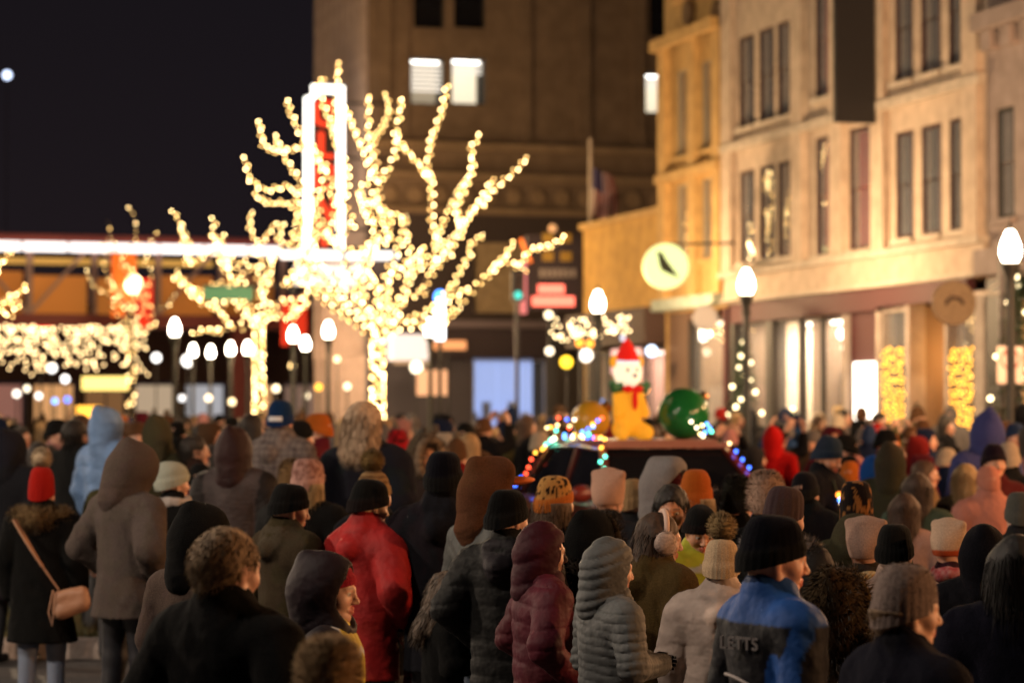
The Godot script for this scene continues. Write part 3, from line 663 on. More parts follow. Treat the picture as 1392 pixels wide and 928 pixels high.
# bulbs on a cord: the first 300 as parts, the rest together
func string_lights(label: String, at: Vector3, spots: Array, meshes: Array, cord: Acc, most := 300, called := "string_lights", group := "") -> Node3D:
	var o := thing(called, label, "string lights", at, 0.0, group)
	if cord:
		part(o, "cord", cord.mesh(mat(lin(0.01, 0.012, 0.01), 0.6)))
	for q in mini(most, spots.size()):
		part(o, "bulb", meshes[(q * 7 + q / 3) % meshes.size()], Transform3D(Basis(), spots[q] - at))
	for k in meshes.size():
		var rest := []
		for q in range(most + k, spots.size(), meshes.size()):
			rest.append(spots[q])
		if rest.is_empty():
			continue
		var mm := MultiMesh.new()
		mm.transform_format = MultiMesh.TRANSFORM_3D
		mm.mesh = meshes[k]
		mm.instance_count = rest.size()
		for q in rest.size():
			mm.set_instance_transform(q, Transform3D(Basis(), rest[q] - at))
		var mi := MultiMeshInstance3D.new()
		mi.name = "bulb_cluster"
		mi.multimesh = mm
		mi.set_meta("kind", "stuff")
		o.add_child(mi, true)
	return o

func lit_tree(label: String, base: Vector3, fork: Vector3, tips: Array, subs: int, gap: float, light_label: String, bulb: Array, energy: float) -> void:
	var bark := M.bark as Material
	var tree := thing("street_tree", label, "tree", base, 0.0, "bare street trees wound with lights")
	var spots := []
	var tr := Acc.new()
	tr.tube([Vector3.ZERO, (fork - base) * 0.35 + Vector3(0.05, 0, 0.03), (fork - base) * 0.7, fork - base], [0.2, 0.16, 0.145, 0.14], 10)
	part(tree, "trunk", tr.mesh(bark))
	var wind := func(path: Array, radii: Array) -> void:
		var run := 0.0
		var ph := rng.randf() * TAU
		for q in path.size() - 1:
			var a: Vector3 = path[q]
			var b: Vector3 = path[q + 1]
			var l := a.distance_to(b)
			var t := (b - a) / l
			var x := t.cross(Vector3(0.3, 0.1, 0.9)).normalized()
			var z := t.cross(x)
			while run < l:
				ph += 1.9 + rng.randf() * 0.5
				var rad := lerpf(radii[q], radii[q + 1], run / l) + 0.03
				spots.append(base + a + t * run + (x * cos(ph) + z * sin(ph)) * rad)
				run += gap * (0.7 + 0.6 * rng.randf())
			run -= l
	for q in 6:
		wind.call([Vector3(0, 1.0 + 0.03 * q, 0), (fork - base) * 0.7, fork - base], [0.16, 0.145, 0.14])
	for tip in tips:
		var e: Vector3 = tip - base
		var f := fork - base
		var path := []
		var radii := []
		var n := 12
		var reach := (e - f).length()
		for q in n + 1:
			var u := float(q) / n
			var rise := pow(u, 0.95) if e.y - f.y > 0.45 * reach else u + 0.5 * sin(PI * u) * (1.0 - u)
			var p := Vector3(lerpf(f.x, e.x, pow(u, 0.95)), lerpf(f.y, e.y, rise), lerpf(f.z, e.z, u))
			p += Vector3(nz_fold.get_noise_2d(e.x * 9 + u * 7, 1), nz_fold.get_noise_2d(e.x * 7 + u * 7, 5), nz_fold.get_noise_2d(e.z * 5 + u * 7, 9)) * 0.26 * reach * sin(PI * u)
			path.append(p)
			radii.append(lerpf(0.085, 0.016, pow(u, 0.7)))
		var a := Acc.new()
		a.tube(path, radii, 7)
		for s in subs:
			var k := 4 + rng.randi() % 6
			var p0: Vector3 = path[k]
			var dir: Vector3 = (path[k + 1] - p0).normalized()
			var side := Vector3(rng.randf() - 0.5, rng.randf() * 0.5, rng.randf() - 0.5).normalized()
			var l := (0.16 + 0.14 * rng.randf()) * reach
			var sp := [p0]
			for z in 4:
				sp.append(p0 + (dir * (1.0 - 0.1 * z) + side * 0.7).normalized() * l * (z + 1) / 4.0 + Vector3(0, 0.05 * z * z * l / 3.0, 0))
			a.tube(sp, [0.03, 0.026, 0.022, 0.016, 0.01], 5)
			wind.call(sp, [0.03, 0.026, 0.022, 0.016, 0.01])
		part(tree, "limb", a.mesh(bark))
		wind.call(path, radii)
	var o := string_lights(light_label, base, spots, bulb, null, 300, "tree_lights", "warm string lights wound on the bare trees")
	for q in 3:
		lamp_light(o, (fork - base) + Vector3(rng.randf() * 3.0 - 1.5, 1.0 + q * 1.6, rng.randf() * 2.0 - 1.0), lin(1.0, 0.68, 0.32), energy, 0.4)

func letters(parent: Node3D, text: String, size: float, at: Transform3D, m: Material, called := "lettering", deep := 0.03) -> void:
	var t := TextMesh.new()
	var f := SystemFont.new()
	f.font_names = PackedStringArray(["Droid Sans"])
	f.font_weight = 700
	t.font = f
	t.text = text
	t.font_size = 64
	t.pixel_size = size / 64.0
	t.depth = deep
	t.material = m
	part(parent, called, t, at)
func build_ground() -> void:
	var g := Acc.new()
	g.quad(Vector3(-250, 0, 60), Vector3(-250, 0, -320), Vector3(250, 0, -320), Vector3(250, 0, 60))
	var m := stone(lin(0.055, 0.05, 0.05), 0.75, 0.5)
	structure("street", g.mesh(m))
	var s := Acc.new()                                     # raised pavement along the shops
	s.box(Vector3(-62, 0.004, 0.004), Vector3(10, 0.14, 4.5))
	var o := structure("pavement", s.mesh(stone(lin(0.22, 0.2, 0.18), 0.8, 0.6)))
	o.transform = Transform3D(Basis(Vector3.UP, TURN - PI / 2), st(0, T0))
	var l := Acc.new()
	l.box(Vector3(-16.0, 0.004, -29.0), Vector3(-0.1, 0.15, -20.0))
	var lo := structure("lawn", l.mesh(stone(lin(0.075, 0.085, 0.03), 0.95, 1.2)))
	var k := Acc.new()
	for q in 16:
		k.box(Vector3(-16.0 + q * 0.995, 0.003, -19.995), Vector3(-15.012 + q * 0.995, 0.165, -19.82))
	structure("kerb", k.mesh(stone(lin(0.34, 0.28, 0.25), 0.9, 1.0)))
	var blades := Acc.new()
	for q in 9000:
		var p := Vector3(-8.2 + rng.randf() * 8.0, 0.15, -20.05 - rng.randf() * 2.4)
		var e := p + Vector3(rng.randf() - 0.5, 1.0 + rng.randf(), rng.randf() - 0.5) * 0.045
		var w := Vector3(rng.randf() - 0.5, 0, rng.randf() - 0.5).normalized() * 0.006
		blades.tri(p - w, e, p + w, lin(0.11, 0.1, 0.03).lerp(lin(0.16, 0.12, 0.05), rng.randf()))
	var gm := mat(Color.WHITE, 0.8)
	gm.vertex_color_use_as_albedo = true
	var go := structure("grass", blades.mesh(gm), "stuff")
	go.set_meta("label", "short dry winter grass behind the low kerb")
	go.set_meta("category", "grass")

func goods(parent: Node3D, x0: float, x1: float, y0: float, y1: float, z: float, pal: Array) -> void:
	for q in int((x1 - x0) * 8.0):
		var a := Acc.new()
		var x := lerpf(x0, x1, rng.randf())
		var w := 0.06 + rng.randf() * 0.14
		var h := 0.15 + rng.randf() * 0.5
		var y := lerpf(y0, y1 - h, rng.randf())
		var c: Color = pal[rng.randi() % pal.size()]
		a.box(Vector3(x - w, y, z - 0.05 - rng.randf() * 0.3), Vector3(x + w, y + h, z + 0.05))
		part(parent, "display_item", a.mesh(mat(c, 0.7)))

func shop_window(parent: Node3D, r: Rect2, frame: Material, inside: Material, room: Material, pal: Array, level: float, deep := 2.2) -> void:
	# a real shallow room behind the glass, lit by a strip along its ceiling
	var a := Acc.new()
	var z := -0.3
	var b := -deep
	var p := r.position
	var e := r.end
	a.quad(Vector3(p.x, p.y, b), Vector3(p.x, e.y, b), Vector3(e.x, e.y, b), Vector3(e.x, p.y, b))
	a.quad(Vector3(p.x, p.y, z), Vector3(p.x, e.y, z), Vector3(p.x, e.y, b), Vector3(p.x, p.y, b))
	a.quad(Vector3(e.x, p.y, b), Vector3(e.x, e.y, b), Vector3(e.x, e.y, z), Vector3(e.x, p.y, z))
	a.quad(Vector3(p.x, e.y, z), Vector3(e.x, e.y, z), Vector3(e.x, e.y, b), Vector3(p.x, e.y, b))
	a.quad(Vector3(p.x, p.y, b), Vector3(e.x, p.y, b), Vector3(e.x, p.y, z), Vector3(p.x, p.y, z))
	part(parent, "shop_room", a.mesh(room))
	var s := Acc.new()
	s.box(Vector3(p.x + 0.15, e.y - 0.1, b + 0.3), Vector3(e.x - 0.15, e.y - 0.04, z - 0.35))
	part(parent, "ceiling_light", s.mesh(inside))
	var l := AreaLight3D.new()
	l.name = "ceiling_light_glow"
	l.area_size = Vector2(r.size.x - 0.4, 0.9)
	l.light_energy = level
	l.light_color = Color(1.0, 0.86, 0.7)
	l.area_range = 30.0
	l.shadow_enabled = true
	l.position = Vector3((p.x + e.x) / 2, e.y - 0.13, (z + b) / 2)
	l.rotation.x = -PI / 2
	parent.add_child(l, true)
	goods(parent, p.x + 0.15, e.x - 0.15, p.y + 0.1, e.y - 0.8, -1.0, pal)
	goods(parent, p.x + 0.15, e.x - 0.15, p.y + 0.1, e.y - 0.5, -1.9, pal)
	window(parent, r, frame, M.glass, 0.12, 0.0, Vector2i(maxi(1, int(r.size.x / 1.1)), 1))
	for q in int(r.size.x / 1.1):
		block(parent, "mullion", Vector3(p.x + r.size.x * q / int(r.size.x / 1.1) - 0.05, p.y, -0.1), Vector3(p.x + r.size.x * q / int(r.size.x / 1.1) + 0.05, e.y, -0.002), frame)

func curtain_of_lights(label: String, parent_xf: Transform3D, r: Rect2, z: float, c: Color, nx: int, ny: int, e := 9.0) -> void:
	var spots := []
	var cord := Acc.new()
	for i in nx:
		var x := r.position.x + r.size.x * (i + 0.5) / nx
		cord.bar(parent_xf * Vector3(x, r.end.y, z - 0.02), parent_xf * Vector3(x, r.position.y, z - 0.02), 0.008, 0.008)
		for j in ny:
			spots.append(parent_xf * Vector3(x + (rng.randf() - 0.5) * 0.08, r.position.y + r.size.y * (j + rng.randf() * 0.7) / ny, z + (rng.randf() - 0.5) * 0.05))
	var o := parent_xf * Vector3(r.position.x, r.position.y, z)
	var c2 := Acc.new()
	c2.add(cord, Transform3D(Basis(), -o))
	string_lights(label, o, spots, [bulb_mesh(c, e, 0.022)], c2, 300, "light_curtain")

func rooms(parent: Node3D, x0: float, x1: float, floors: Array) -> void:      # unlit plastered rooms behind a facade
	var plaster := M.plaster as Material
	block(parent, "room_back", Vector3(x0 + 0.02, floors[0], -6.2), Vector3(x1 - 0.02, floors[-1], -6.0), plaster)
	for q in floors:
		block(parent, "room_floor", Vector3(x0 + 0.02, q - 0.1, -5.99), Vector3(x1 - 0.02, q + 0.1, -0.36), plaster)
	for q in 5:
		var x := lerpf(x0 + 0.03, x1 - 0.13, q / 4.0)
		for k in floors.size() - 1:
			block(parent, "room_wall", Vector3(x, floors[k] + 0.101, -5.99), Vector3(x + 0.1, floors[k + 1] - 0.101, -0.36), plaster)

func build_shops() -> void:
	var turn := TURN - PI / 2
	var at := st(0, T0)
	var xf := Transform3D(Basis(Vector3.UP, turn), at)
	var dark := mat(lin(0.02, 0.016, 0.014), 0.6)
	var pane := M.glass as Material
	var cream := stone(lin(0.5, 0.4, 0.31))
	var sillm := stone(lin(0.5, 0.43, 0.35))
	# ---- pale three-storey block
	var b := thing("shop_building", "pale stone three-storey shop building with dark vertical banner and maroon shopfront", "building", at, turn)
	var x0 := fr(990)
	var x1 := fr(1345)
	var up := []
	for r in [[1009, 1024], [1036, 1051], [1061, 1076], [1222, 1241], [1257, 1279], [1295, 1317]]:
		for f in [[8.2, 10.2], [5.23, 7.25], [11.3, 13.2]]:
			up.append(Rect2(fr(r[0] - 2), f[0], fr(r[1] + 3) - fr(r[0] - 2), f[1] - f[0]))
	var mid := []
	for r in [[1111, 1137], [1157, 1186]]:
		for f in [[8.35, 10.7], [5.15, 7.55], [11.6, 13.4]]:
			mid.append(Rect2(fr(r[0]), f[0], fr(r[1]) - fr(r[0]), f[1] - f[0]))
	part(b, "wall", wall_with(x0, x1, 4.38, 14.5, up + mid, 0.35).mesh(cream))
	for r in up:
		window(b, r, M.sash, pane, 0.05, 0.0, Vector2i(1, 2), sillm)
		var cu := Acc.new()
		for k in 7:
			cu.box(Vector3(r.position.x + r.size.x * k / 7.0, r.position.y + 0.02, -0.24 - 0.04 * (k % 2)), Vector3(r.position.x + r.size.x * (k + 0.96) / 7.0, r.end.y - 0.02, -0.21 - 0.04 * (k % 2)))
		part(b, "curtain", cu.mesh(M.brown_curtain))
	var curtain := M.red_curtain as Material
	for r in mid:
		window(b, r, M.sash, M.glass, 0.05, 0.0, Vector2i(1, 2), sillm)
		for q in 2:
			var a := Acc.new()
			var w: float = r.size.x * (0.34 if q == 0 else 0.4)
			var px: float = r.position.x + 0.06 if q == 0 else r.end.x - w - 0.06
			for k in 6:
				a.box(Vector3(px + w * k / 6.0, r.position.y + 0.06, -0.2 - 0.03 * (k % 2)), Vector3(px + w * (k + 0.9) / 6.0, r.end.y - 0.06, -0.17 - 0.03 * (k % 2)))
			part(b, "curtain", a.mesh(curtain))
	for px in [1092, 1146, 1203, 1330, 996]:
		block(b, "pilaster", Vector3(fr(px) - 0.28, 4.95, 0.003), Vector3(fr(px) + 0.28, 14.5, 0.16), cream)
	block(b, "frieze", Vector3(x0, 4.45, 0.004), Vector3(x1, 4.93, 0.1), cream)
	block(b, "cornice", Vector3(x0 - 0.05, 4.935, 0.005), Vector3(x1 + 0.05, 5.06, 0.24), sillm)
	block(b, "cornice", Vector3(x0 - 0.05, 4.36, 0.006), Vector3(x1 + 0.05, 4.445, 0.2), sillm)
	block(b, "cornice", Vector3(x0, 7.72, 0.02), Vector3(x1, 7.9, 0.2), sillm)
	rooms(b, x0, x1, [4.6, 7.75, 10.85, 14.4])
	block(b, "roof", Vector3(x0 - 0.2, 14.5, -9.2), Vector3(x1 + 0.2, 14.9, 0.4), cream)
	# shopfronts
	var maroon := mat(lin(0.06, 0.009, 0.011), 0.7)
	var trim := stone(lin(0.4, 0.34, 0.3))
	var room := mat(lin(0.34, 0.25, 0.18), 0.9)
	var white_lamp := glow(lin(1.0, 0.85, 0.66), 7.0)
	var pal := [lin(0.5, 0.4, 0.3), lin(0.3, 0.05, 0.04), lin(0.1, 0.2, 0.12), lin(0.6, 0.55, 0.5), lin(0.08, 0.05, 0.04), lin(0.5, 0.3, 0.1)]
	block(b, "fascia", Vector3(fr(1000), 3.92, 0.003), Vector3(fr(1200), 4.34, 0.13), maroon)
	block(b, "fascia", Vector3(fr(1200) + 0.01, 3.98, 0.003), Vector3(fr(1327), 4.34, 0.18), maroon)
	for c in [[995, 1000], [1043, 1052], [1148, 1153], [1194, 1199], [1234, 1239], [1287, 1291], [1328, 1341]]:
		block(b, "column", Vector3(fr(c[0]), 0.14, -0.3), Vector3(fr(c[1]), 4.12, 0.04), trim if c[0] > 1140 else dark)
	shop_window(b, Rect2(fr(1000), 0.75, fr(1043) - fr(1000), 3.15), dark, white_lamp, room, pal, 3.5)
	shop_window(b, Rect2(fr(1052), 0.75, fr(1086) - fr(1052), 3.15), dark, white_lamp, mat(lin(0.7, 0.64, 0.56), 0.9), [lin(0.7, 0.66, 0.6), lin(0.1, 0.08, 0.06)], 14.0)
	shop_window(b, Rect2(fr(1086) + 0.02, 0.75, fr(1148) - fr(1086) - 0.02, 3.15), dark, white_lamp, room, pal, 4.0)
	for q in [[996, 1044], [1052, 1148]]:
		block(b, "stall_riser", Vector3(fr(q[0]), 0.14, -0.2), Vector3(fr(q[1]), 0.74, 0.0), maroon)
	block(b, "door_surround", Vector3(fr(1154), 0.14, -0.25), Vector3(fr(1193), 4.13, -0.05), maroon)
	var pnl := Acc.new()
	pnl.box(Vector3(fr(1162), 1.5, -0.04), Vector3(fr(1190), fh(1176, 492), 0.02))
	part(b, "lit_window", pnl.mesh(glow(lin(1.0, 0.9, 0.75), 4.0)))
	shop_window(b, Rect2(fr(1199), 0.75, fr(1234) - fr(1199), 3.2), trim, glow(lin(1.0, 0.7, 0.4), 1.0), mat(lin(0.25, 0.18, 0.13), 0.9), pal, 0.6)
	shop_window(b, Rect2(fr(1291), 0.75, fr(1328) - fr(1291), 3.2), trim, glow(lin(1.0, 0.7, 0.4), 1.0), mat(lin(0.25, 0.18, 0.13), 0.9), pal, 0.6)
	block(b, "doorway", Vector3(fr(1239), 0.14, -1.6), Vector3(fr(1287), 4.1, -1.45), mat(lin(0.22, 0.13, 0.08), 0.8))
	block(b, "door", Vector3(fr(1247), 0.15, -1.44), Vector3(fr(1284), 3.1, -1.38), mat(lin(0.3, 0.12, 0.04), 0.5))
	for q in 3:
		var l := Acc.new()
		l.ball(Vector3(fr(1249 + q * 11), 3.15, -1.2), Vector3.ONE * 0.06, 6, 8)
		part(b, "door_lamp", l.mesh(glow(lin(1.0, 0.5, 0.12), 8.0)))
	lamp_light(b, Vector3(fr(1262), 3.0, -0.95), lin(1.0, 0.5, 0.15), 1.5, 0.1)
	for q in [[1098, 3.3], [1112, 3.25], [1134, 3.2], [1122, 2.9], [1092, 3.6]]:
		var l := Acc.new()
		l.ball(Vector3(fr(q[0]), q[1], -0.9), Vector3.ONE * 0.12, 8, 10)
		l.bar(Vector3(fr(q[0]), q[1], -0.9), Vector3(fr(q[0]), 4.1, -0.9), 0.015, 0.015)
		part(b, "pendant_lamp", l.mesh(glow(lin(1.0, 0.9, 0.78), 7.0)))
	curtain_of_lights("amber light curtain in the shop window beside the white lit panel", xf, Rect2(fr(1201), 0.9, fr(1232) - fr(1201), fh(1216, 470) - 0.9), 0.03, lin(1.0, 0.42, 0.04), 7, 22, 4.5)
	curtain_of_lights("amber light curtain in the shop window under the round wooden sign", xf, Rect2(fr(1293), 0.9, fr(1326) - fr(1293), fh(1310, 470) - 0.9), 0.03, lin(1.0, 0.42, 0.04), 7, 22, 4.5)
	# banner hung on the facade
	var bn := thing("banner", "long black vertical banner on the pale building above the shopfront", "banner", at, turn)
	var ba := Acc.new()
	ba.box(Vector3(-0.06, 0, 0.2), Vector3(0.06, 4.9, 1.02))
	part(bn, "panel", ba.mesh(mat(lin(0.008, 0.007, 0.009), 0.6)), Transform3D(Basis(), Vector3(fr(1203), fh(1170, 177), 0.0)))
	for y in [0.3, 4.5]:
		var br := Acc.new()
		br.bar(Vector3(fr(1203), fh(1170, 177) + y, 0.0), Vector3(fr(1203), fh(1170, 177) + y, 0.2), 0.05, 0.05)
		part(bn, "bracket", br.mesh(dark))
	# ---- yellow-lit brick building
	var ochre := stone(lin(0.52, 0.33, 0.12))
	var y := thing("shop_building", "narrow ochre brick building with tall paired windows and round ornaments", "building", at, turn)
	var a0 := fr(904)
	var a1 := fr(989.5)
	var holes := []
	for r in [[921, 945], [955, 979]]:
		for f in [[7.95, 10.0], [11.7, 13.4]]:
			holes.append(Rect2(fr(r[0]), f[0], fr(r[1]) - fr(r[0]), f[1] - f[0]))
		holes.append(Rect2(fr(r[0]), 5.45, fr(r[1]) - fr(r[0]), 1.85))
	part(y, "wall", wall_with(a0, a1, 4.3, 14.0, holes, 0.3).mesh(ochre))
	for r in holes:
		window(y, r, mat(lin(0.3, 0.24, 0.15), 0.7), pane, 0.07, 0.0, Vector2i(1, 2), ochre)
	for px in [909, 950, 984]:
		block(y, "pilaster", Vector3(fr(px) - 0.22, 4.6, 0.003), Vector3(fr(px) + 0.22, 10.6, 0.2), ochre)
	block(y, "cornice", Vector3(a0, 10.55, 0.21), Vector3(a1, 10.8, 0.4), ochre)
	block(y, "cornice", Vector3(a0, 7.4, 0.01), Vector3(a1, 7.6, 0.28), ochre)
	block(y, "cornice", Vector3(a0, 4.35, 0.01), Vector3(a1, 4.62, 0.35), stone(lin(0.36, 0.42, 0.36)))
	rooms(y, a0, a1, [4.6, 7.5, 10.9, 13.9])
	block(y, "side_wall", Vector3(a0, 0.14, -9.0), Vector3(a0 + 0.2, 14.0, -0.02), ochre)
	for px in [940, 980]:
		var ro := Acc.new()
		ro.lathe([Vector2(0, 0), Vector2(0.3, 0), Vector2(0.3, 0.1), Vector2(0.2, 0.12), Vector2(0.0, 0.1)], 18, Transform3D(Basis(Vector3.RIGHT, PI / 2), Vector3(fr(px), fh(px, 17), 0.004)))
		part(y, "ornament", ro.mesh(mat(lin(0.16, 0.09, 0.04), 0.8)))
	block(y, "column", Vector3(fr(911), 0.14, -0.2), Vector3(fr(936), 4.3, 0.02), mat(lin(0.14, 0.08, 0.05), 0.8))
	block(y, "column", Vector3(fr(984), 0.14, -0.2), Vector3(fr(989), 4.3, 0.02), maroon)
	shop_window(y, Rect2(fr(937), 0.7, fr(984) - fr(937), 3.4), dark, glow(lin(1.0, 0.75, 0.5), 4.0), room, pal, 3.0)
	block(y, "stall_riser", Vector3(fr(937), 0.14, -0.2), Vector3(fr(984), 0.69, 0.0), dark)
	# ---- low building with the blank lit wall
	var w := thing("shop_building", "low two-storey building with blank yellow-lit upper wall beside the ochre one", "building", at, turn)
	var l0 := fr(793)
	var l1 := fr(903.5)
	block(w, "wall", Vector3(l0, 4.5, -8.0), Vector3(l1, 6.75, 0.0), stone(lin(0.55, 0.32, 0.08)))
	block(w, "parapet", Vector3(l0 - 0.1, 6.752, -8.1), Vector3(l1, 6.9, 0.1), ochre)
	block(w, "awning", Vector3(l0, 3.62, -0.3), Vector3(l1, 4.48, 0.5), mat(lin(0.05, 0.025, 0.018), 0.8))
	shop_window(w, Rect2(fr(800), 0.7, fr(850) - fr(800), 2.8), dark, glow(lin(1.0, 0.7, 0.45), 3.0), room, pal, 2.0)
	shop_window(w, Rect2(fr(853), 0.7, fr(900) - fr(853), 2.8), dark, glow(lin(1.0, 0.7, 0.6), 4.0), mat(lin(0.7, 0.5, 0.45), 0.9), pal, 3.0)
	block(w, "wall_end", Vector3(l0, 0.14, -8.0), Vector3(fr(800), 3.6, -0.02), ochre)
	var sb := Acc.new()
	sb.box(Vector3(fr(862), 2.9, 0.52), Vector3(fr(900), 3.5, 0.6))
	part(w, "lit_sign", sb.mesh(glow(lin(1.0, 0.55, 0.48), 0.9)))
	var spots := []
	var cord := Acc.new()
	var o := xf * Vector3(l0, 4.4, 0.7)
	var last := xf * Vector3(l0, 4.4, 0.7)
	for q in 70:
		var u := q / 69.0
		var p := xf * Vector3(lerpf(l0, l1, u), 4.4 - 0.45 * absf(sin(u * 14.0)) - rng.randf() * 0.15, 0.7 + rng.randf() * 0.3)
		spots.append(p)
		cord.bar(last - o, p - o, 0.008, 0.008)
		last = p
	string_lights("warm string lights swagged along the awning of the low building", o, spots, [bulb_mesh(lin(1.0, 0.72, 0.36), 7.0, 0.03)], cord)
	# ---- grey ornate building at the end
	var grey := stone(lin(0.3, 0.24, 0.22))
	var c := thing("shop_building", "grey ornate stone building with narrow dark window beside the pale one", "building", at, turn)
	var c0 := fr(1345.5)
	var h2 := [Rect2(fr(1357), fh(1369, 297), fr(1381) - fr(1357), fh(1369, 146) - fh(1369, 297))]
	for q in 4:
		h2.append(Rect2(fr(1357) + 2.6 * (q + 1), h2[0].position.y, h2[0].size.x, h2[0].size.y))
	part(c, "wall", wall_with(c0, -14.0, 4.3, 13.0, h2, 0.3).mesh(grey))
	for r in h2:
		window(c, r, dark, pane, 0.07, 0.0, Vector2i(1, 2), grey)
	block(c, "cornice", Vector3(c0, 8.6, 0.004), Vector3(-14.0, 8.9, 0.35), grey)
	for q in 22:
		block(c, "dentil", Vector3(c0 + 0.15 + q * 0.7, 8.25, 0.004), Vector3(c0 + 0.5 + q * 0.7, 8.58, 0.22), grey)
	for q in 16:
		block(c, "flute", Vector3(c0 + 0.2 + q * 0.16, 9.0, 0.004), Vector3(c0 + 0.28 + q * 0.16, 10.2, 0.1), grey)
	block(c, "cornice", Vector3(c0, 4.35, 0.004), Vector3(-14.0, 4.8, 0.3), grey)
	rooms(c, c0, -14.0, [4.6, 8.5, 12.9])
	block(c, "column", Vector3(c0, 0.14, -0.3), Vector3(c0 + 0.6, 4.3, 0.05), dark)
	shop_window(c, Rect2(c0 + 0.62, 0.75, 3.4, 3.2), dark, glow(lin(1.0, 0.6, 0.25), 5.0), mat(lin(0.6, 0.42, 0.2), 0.9), pal, 4.0)
	shop_window(c, Rect2(c0 + 4.2, 0.75, 4.4, 3.2), dark, glow(lin(1.0, 0.7, 0.4), 5.0), room, pal, 5.0)
	shop_window(c, Rect2(c0 + 8.8, 0.75, 4.4, 3.2), dark, glow(lin(1.0, 0.7, 0.4), 5.0), room, pal, 5.0)
	# ---- hanging signs
	var ds := thing("round_sign", "round glowing white sign with a dark bird on the ochre building", "sign", pt(905, 362, 52.5), 0.1)
	var di := Acc.new()
	var ry := Basis(Vector3.RIGHT, PI / 2)
	di.lathe([Vector2(0.0, -0.08), Vector2(0.47, -0.08), Vector2(0.5, -0.05), Vector2(0.5, 0.05), Vector2(0.47, 0.08), Vector2(0.0, 0.08)], 40, Transform3D(ry, Vector3.ZERO))
	part(ds, "lit_disc", di.mesh(glow(lin(0.86, 1.0, 0.42), 0.95)))
	var bd := Acc.new()
	var bird := [Vector2(-0.12, 0.19), Vector2(-0.05, 0.17), Vector2(0.0, 0.08), Vector2(0.09, -0.04), Vector2(0.17, -0.15), Vector2(0.12, -0.13), Vector2(0.02, -0.09), Vector2(-0.06, -0.05), Vector2(-0.09, 0.03), Vector2(-0.1, 0.1)]
	for q in bird.size():
		var p: Vector2 = bird[q] * 1.75
		var p2: Vector2 = bird[(q + 1) % bird.size()] * 1.75
		bd.tri(Vector3(0, 0.02, 0.1), Vector3(p.x, p.y, 0.1), Vector3(p2.x, p2.y, 0.1))
		bd.quad(Vector3(p.x, p.y, 0.082), Vector3(p2.x, p2.y, 0.082), Vector3(p2.x, p2.y, 0.1), Vector3(p.x, p.y, 0.1))
	part(ds, "bird_emblem", bd.mesh(mat(lin(0.02, 0.03, 0.01), 0.7)))
	var arm := Acc.new()
	arm.bar(Vector3(0, 0.48, 0), Vector3(1.6, 0.55, -0.4), 0.05, 0.05)
	part(ds, "bracket", arm.mesh(dark))
	var ws := thing("round_sign", "round tan wooden sign with dark curved emblem on an iron arm", "sign", pt(1297, 412, 40.5), 0.12)
	var wd := Acc.new()
	wd.lathe([Vector2(0.0, -0.04), Vector2(0.36, -0.04), Vector2(0.38, -0.02), Vector2(0.38, 0.02), Vector2(0.36, 0.04), Vector2(0.0, 0.04)], 36, Transform3D(ry, Vector3.ZERO))
	part(ws, "disc", wd.mesh(stone(lin(0.18, 0.12, 0.07), 0.7, 1.5)))
	var em := Acc.new()
	for q in 10:
		var a := PI * (0.12 + 0.76 * q / 9.0)
		em.box(Vector3(cos(a) * 0.15 - 0.028, sin(a) * 0.14 - 0.08, 0.045), Vector3(cos(a) * 0.15 + 0.028, sin(a) * 0.14 - 0.02, 0.06))
	part(ws, "emblem", em.mesh(mat(lin(0.04, 0.02, 0.012), 0.8)))
	var ar := Acc.new()
	ar.bar(Vector3(0.1, 0.16, -0.05), Vector3(0.85, 0.17, -0.05), 0.06, 0.06)
	ar.bar(Vector3(0.55, 0.17, -0.05), Vector3(0.8, 0.36, -0.05), 0.03, 0.03)
	part(ws, "arm", ar.mesh(mat(lin(0.5, 0.45, 0.4), 0.5)))
	var sp := Acc.new()
	sp.tube([Vector3(0.85, 1.1, -0.05), Vector3(0.85, -2.6, -0.05)], [0.06, 0.06], 10)
	part(ws, "post", sp.mesh(mat(lin(0.12, 0.1, 0.1), 0.5)))
	var gs := thing("round_sign", "small round grey sign hanging by the ochre building's shop window", "sign", pt(959, 432, 51.0), 0.1)
	var gd := Acc.new()
	gd.lathe([Vector2(0.0, -0.03), Vector2(0.26, -0.03), Vector2(0.27, 0.0), Vector2(0.26, 0.03), Vector2(0.0, 0.03)], 30, Transform3D(ry, Vector3.ZERO))
	part(gs, "disc", gd.mesh(mat(lin(0.45, 0.42, 0.42), 0.5)))
	var ga := Acc.new()
	ga.bar(Vector3(0, 0.26, 0), Vector3(0.9, 0.4, -0.25), 0.03, 0.03)
	part(gs, "bracket", ga.mesh(dark))
	var np := thing("parking_sign", "white no-parking sign with red ring and struck letter on a post", "sign", pt(1374, 496, 38.0), 0.1)
	var pl := Acc.new()
	pl.box(Vector3(-0.21, -0.29, -0.01), Vector3(0.21, 0.29, 0.0))
	part(np, "plate", pl.mesh(mat(lin(0.6, 0.45, 0.4), 0.5)))
	var rg := Acc.new()
	var path := []
	var rad := []
	for q in 25:
		path.append(Vector3(cos(TAU * q / 24) * 0.15, 0.09 + sin(TAU * q / 24) * 0.15, 0.004))
		rad.append(0.016)
	rg.tube(path, rad, 6)
	rg.bar(Vector3(-0.105, 0.195, 0.012), Vector3(0.105, -0.015, 0.012), 0.03, 0.012)
	part(np, "ring", rg.mesh(mat(lin(0.35, 0.04, 0.03), 0.5)))
	letters(np, "P", 0.27, Transform3D(Basis(), Vector3(0, 0.09, 0.006)), mat(lin(0.02, 0.02, 0.02), 0.6), "letter", 0.008)
	var po := Acc.new()
	po.tube([Vector3(-0.0, 0.4, -0.05), Vector3(0, -2.7, -0.05)], [0.035, 0.035], 8)
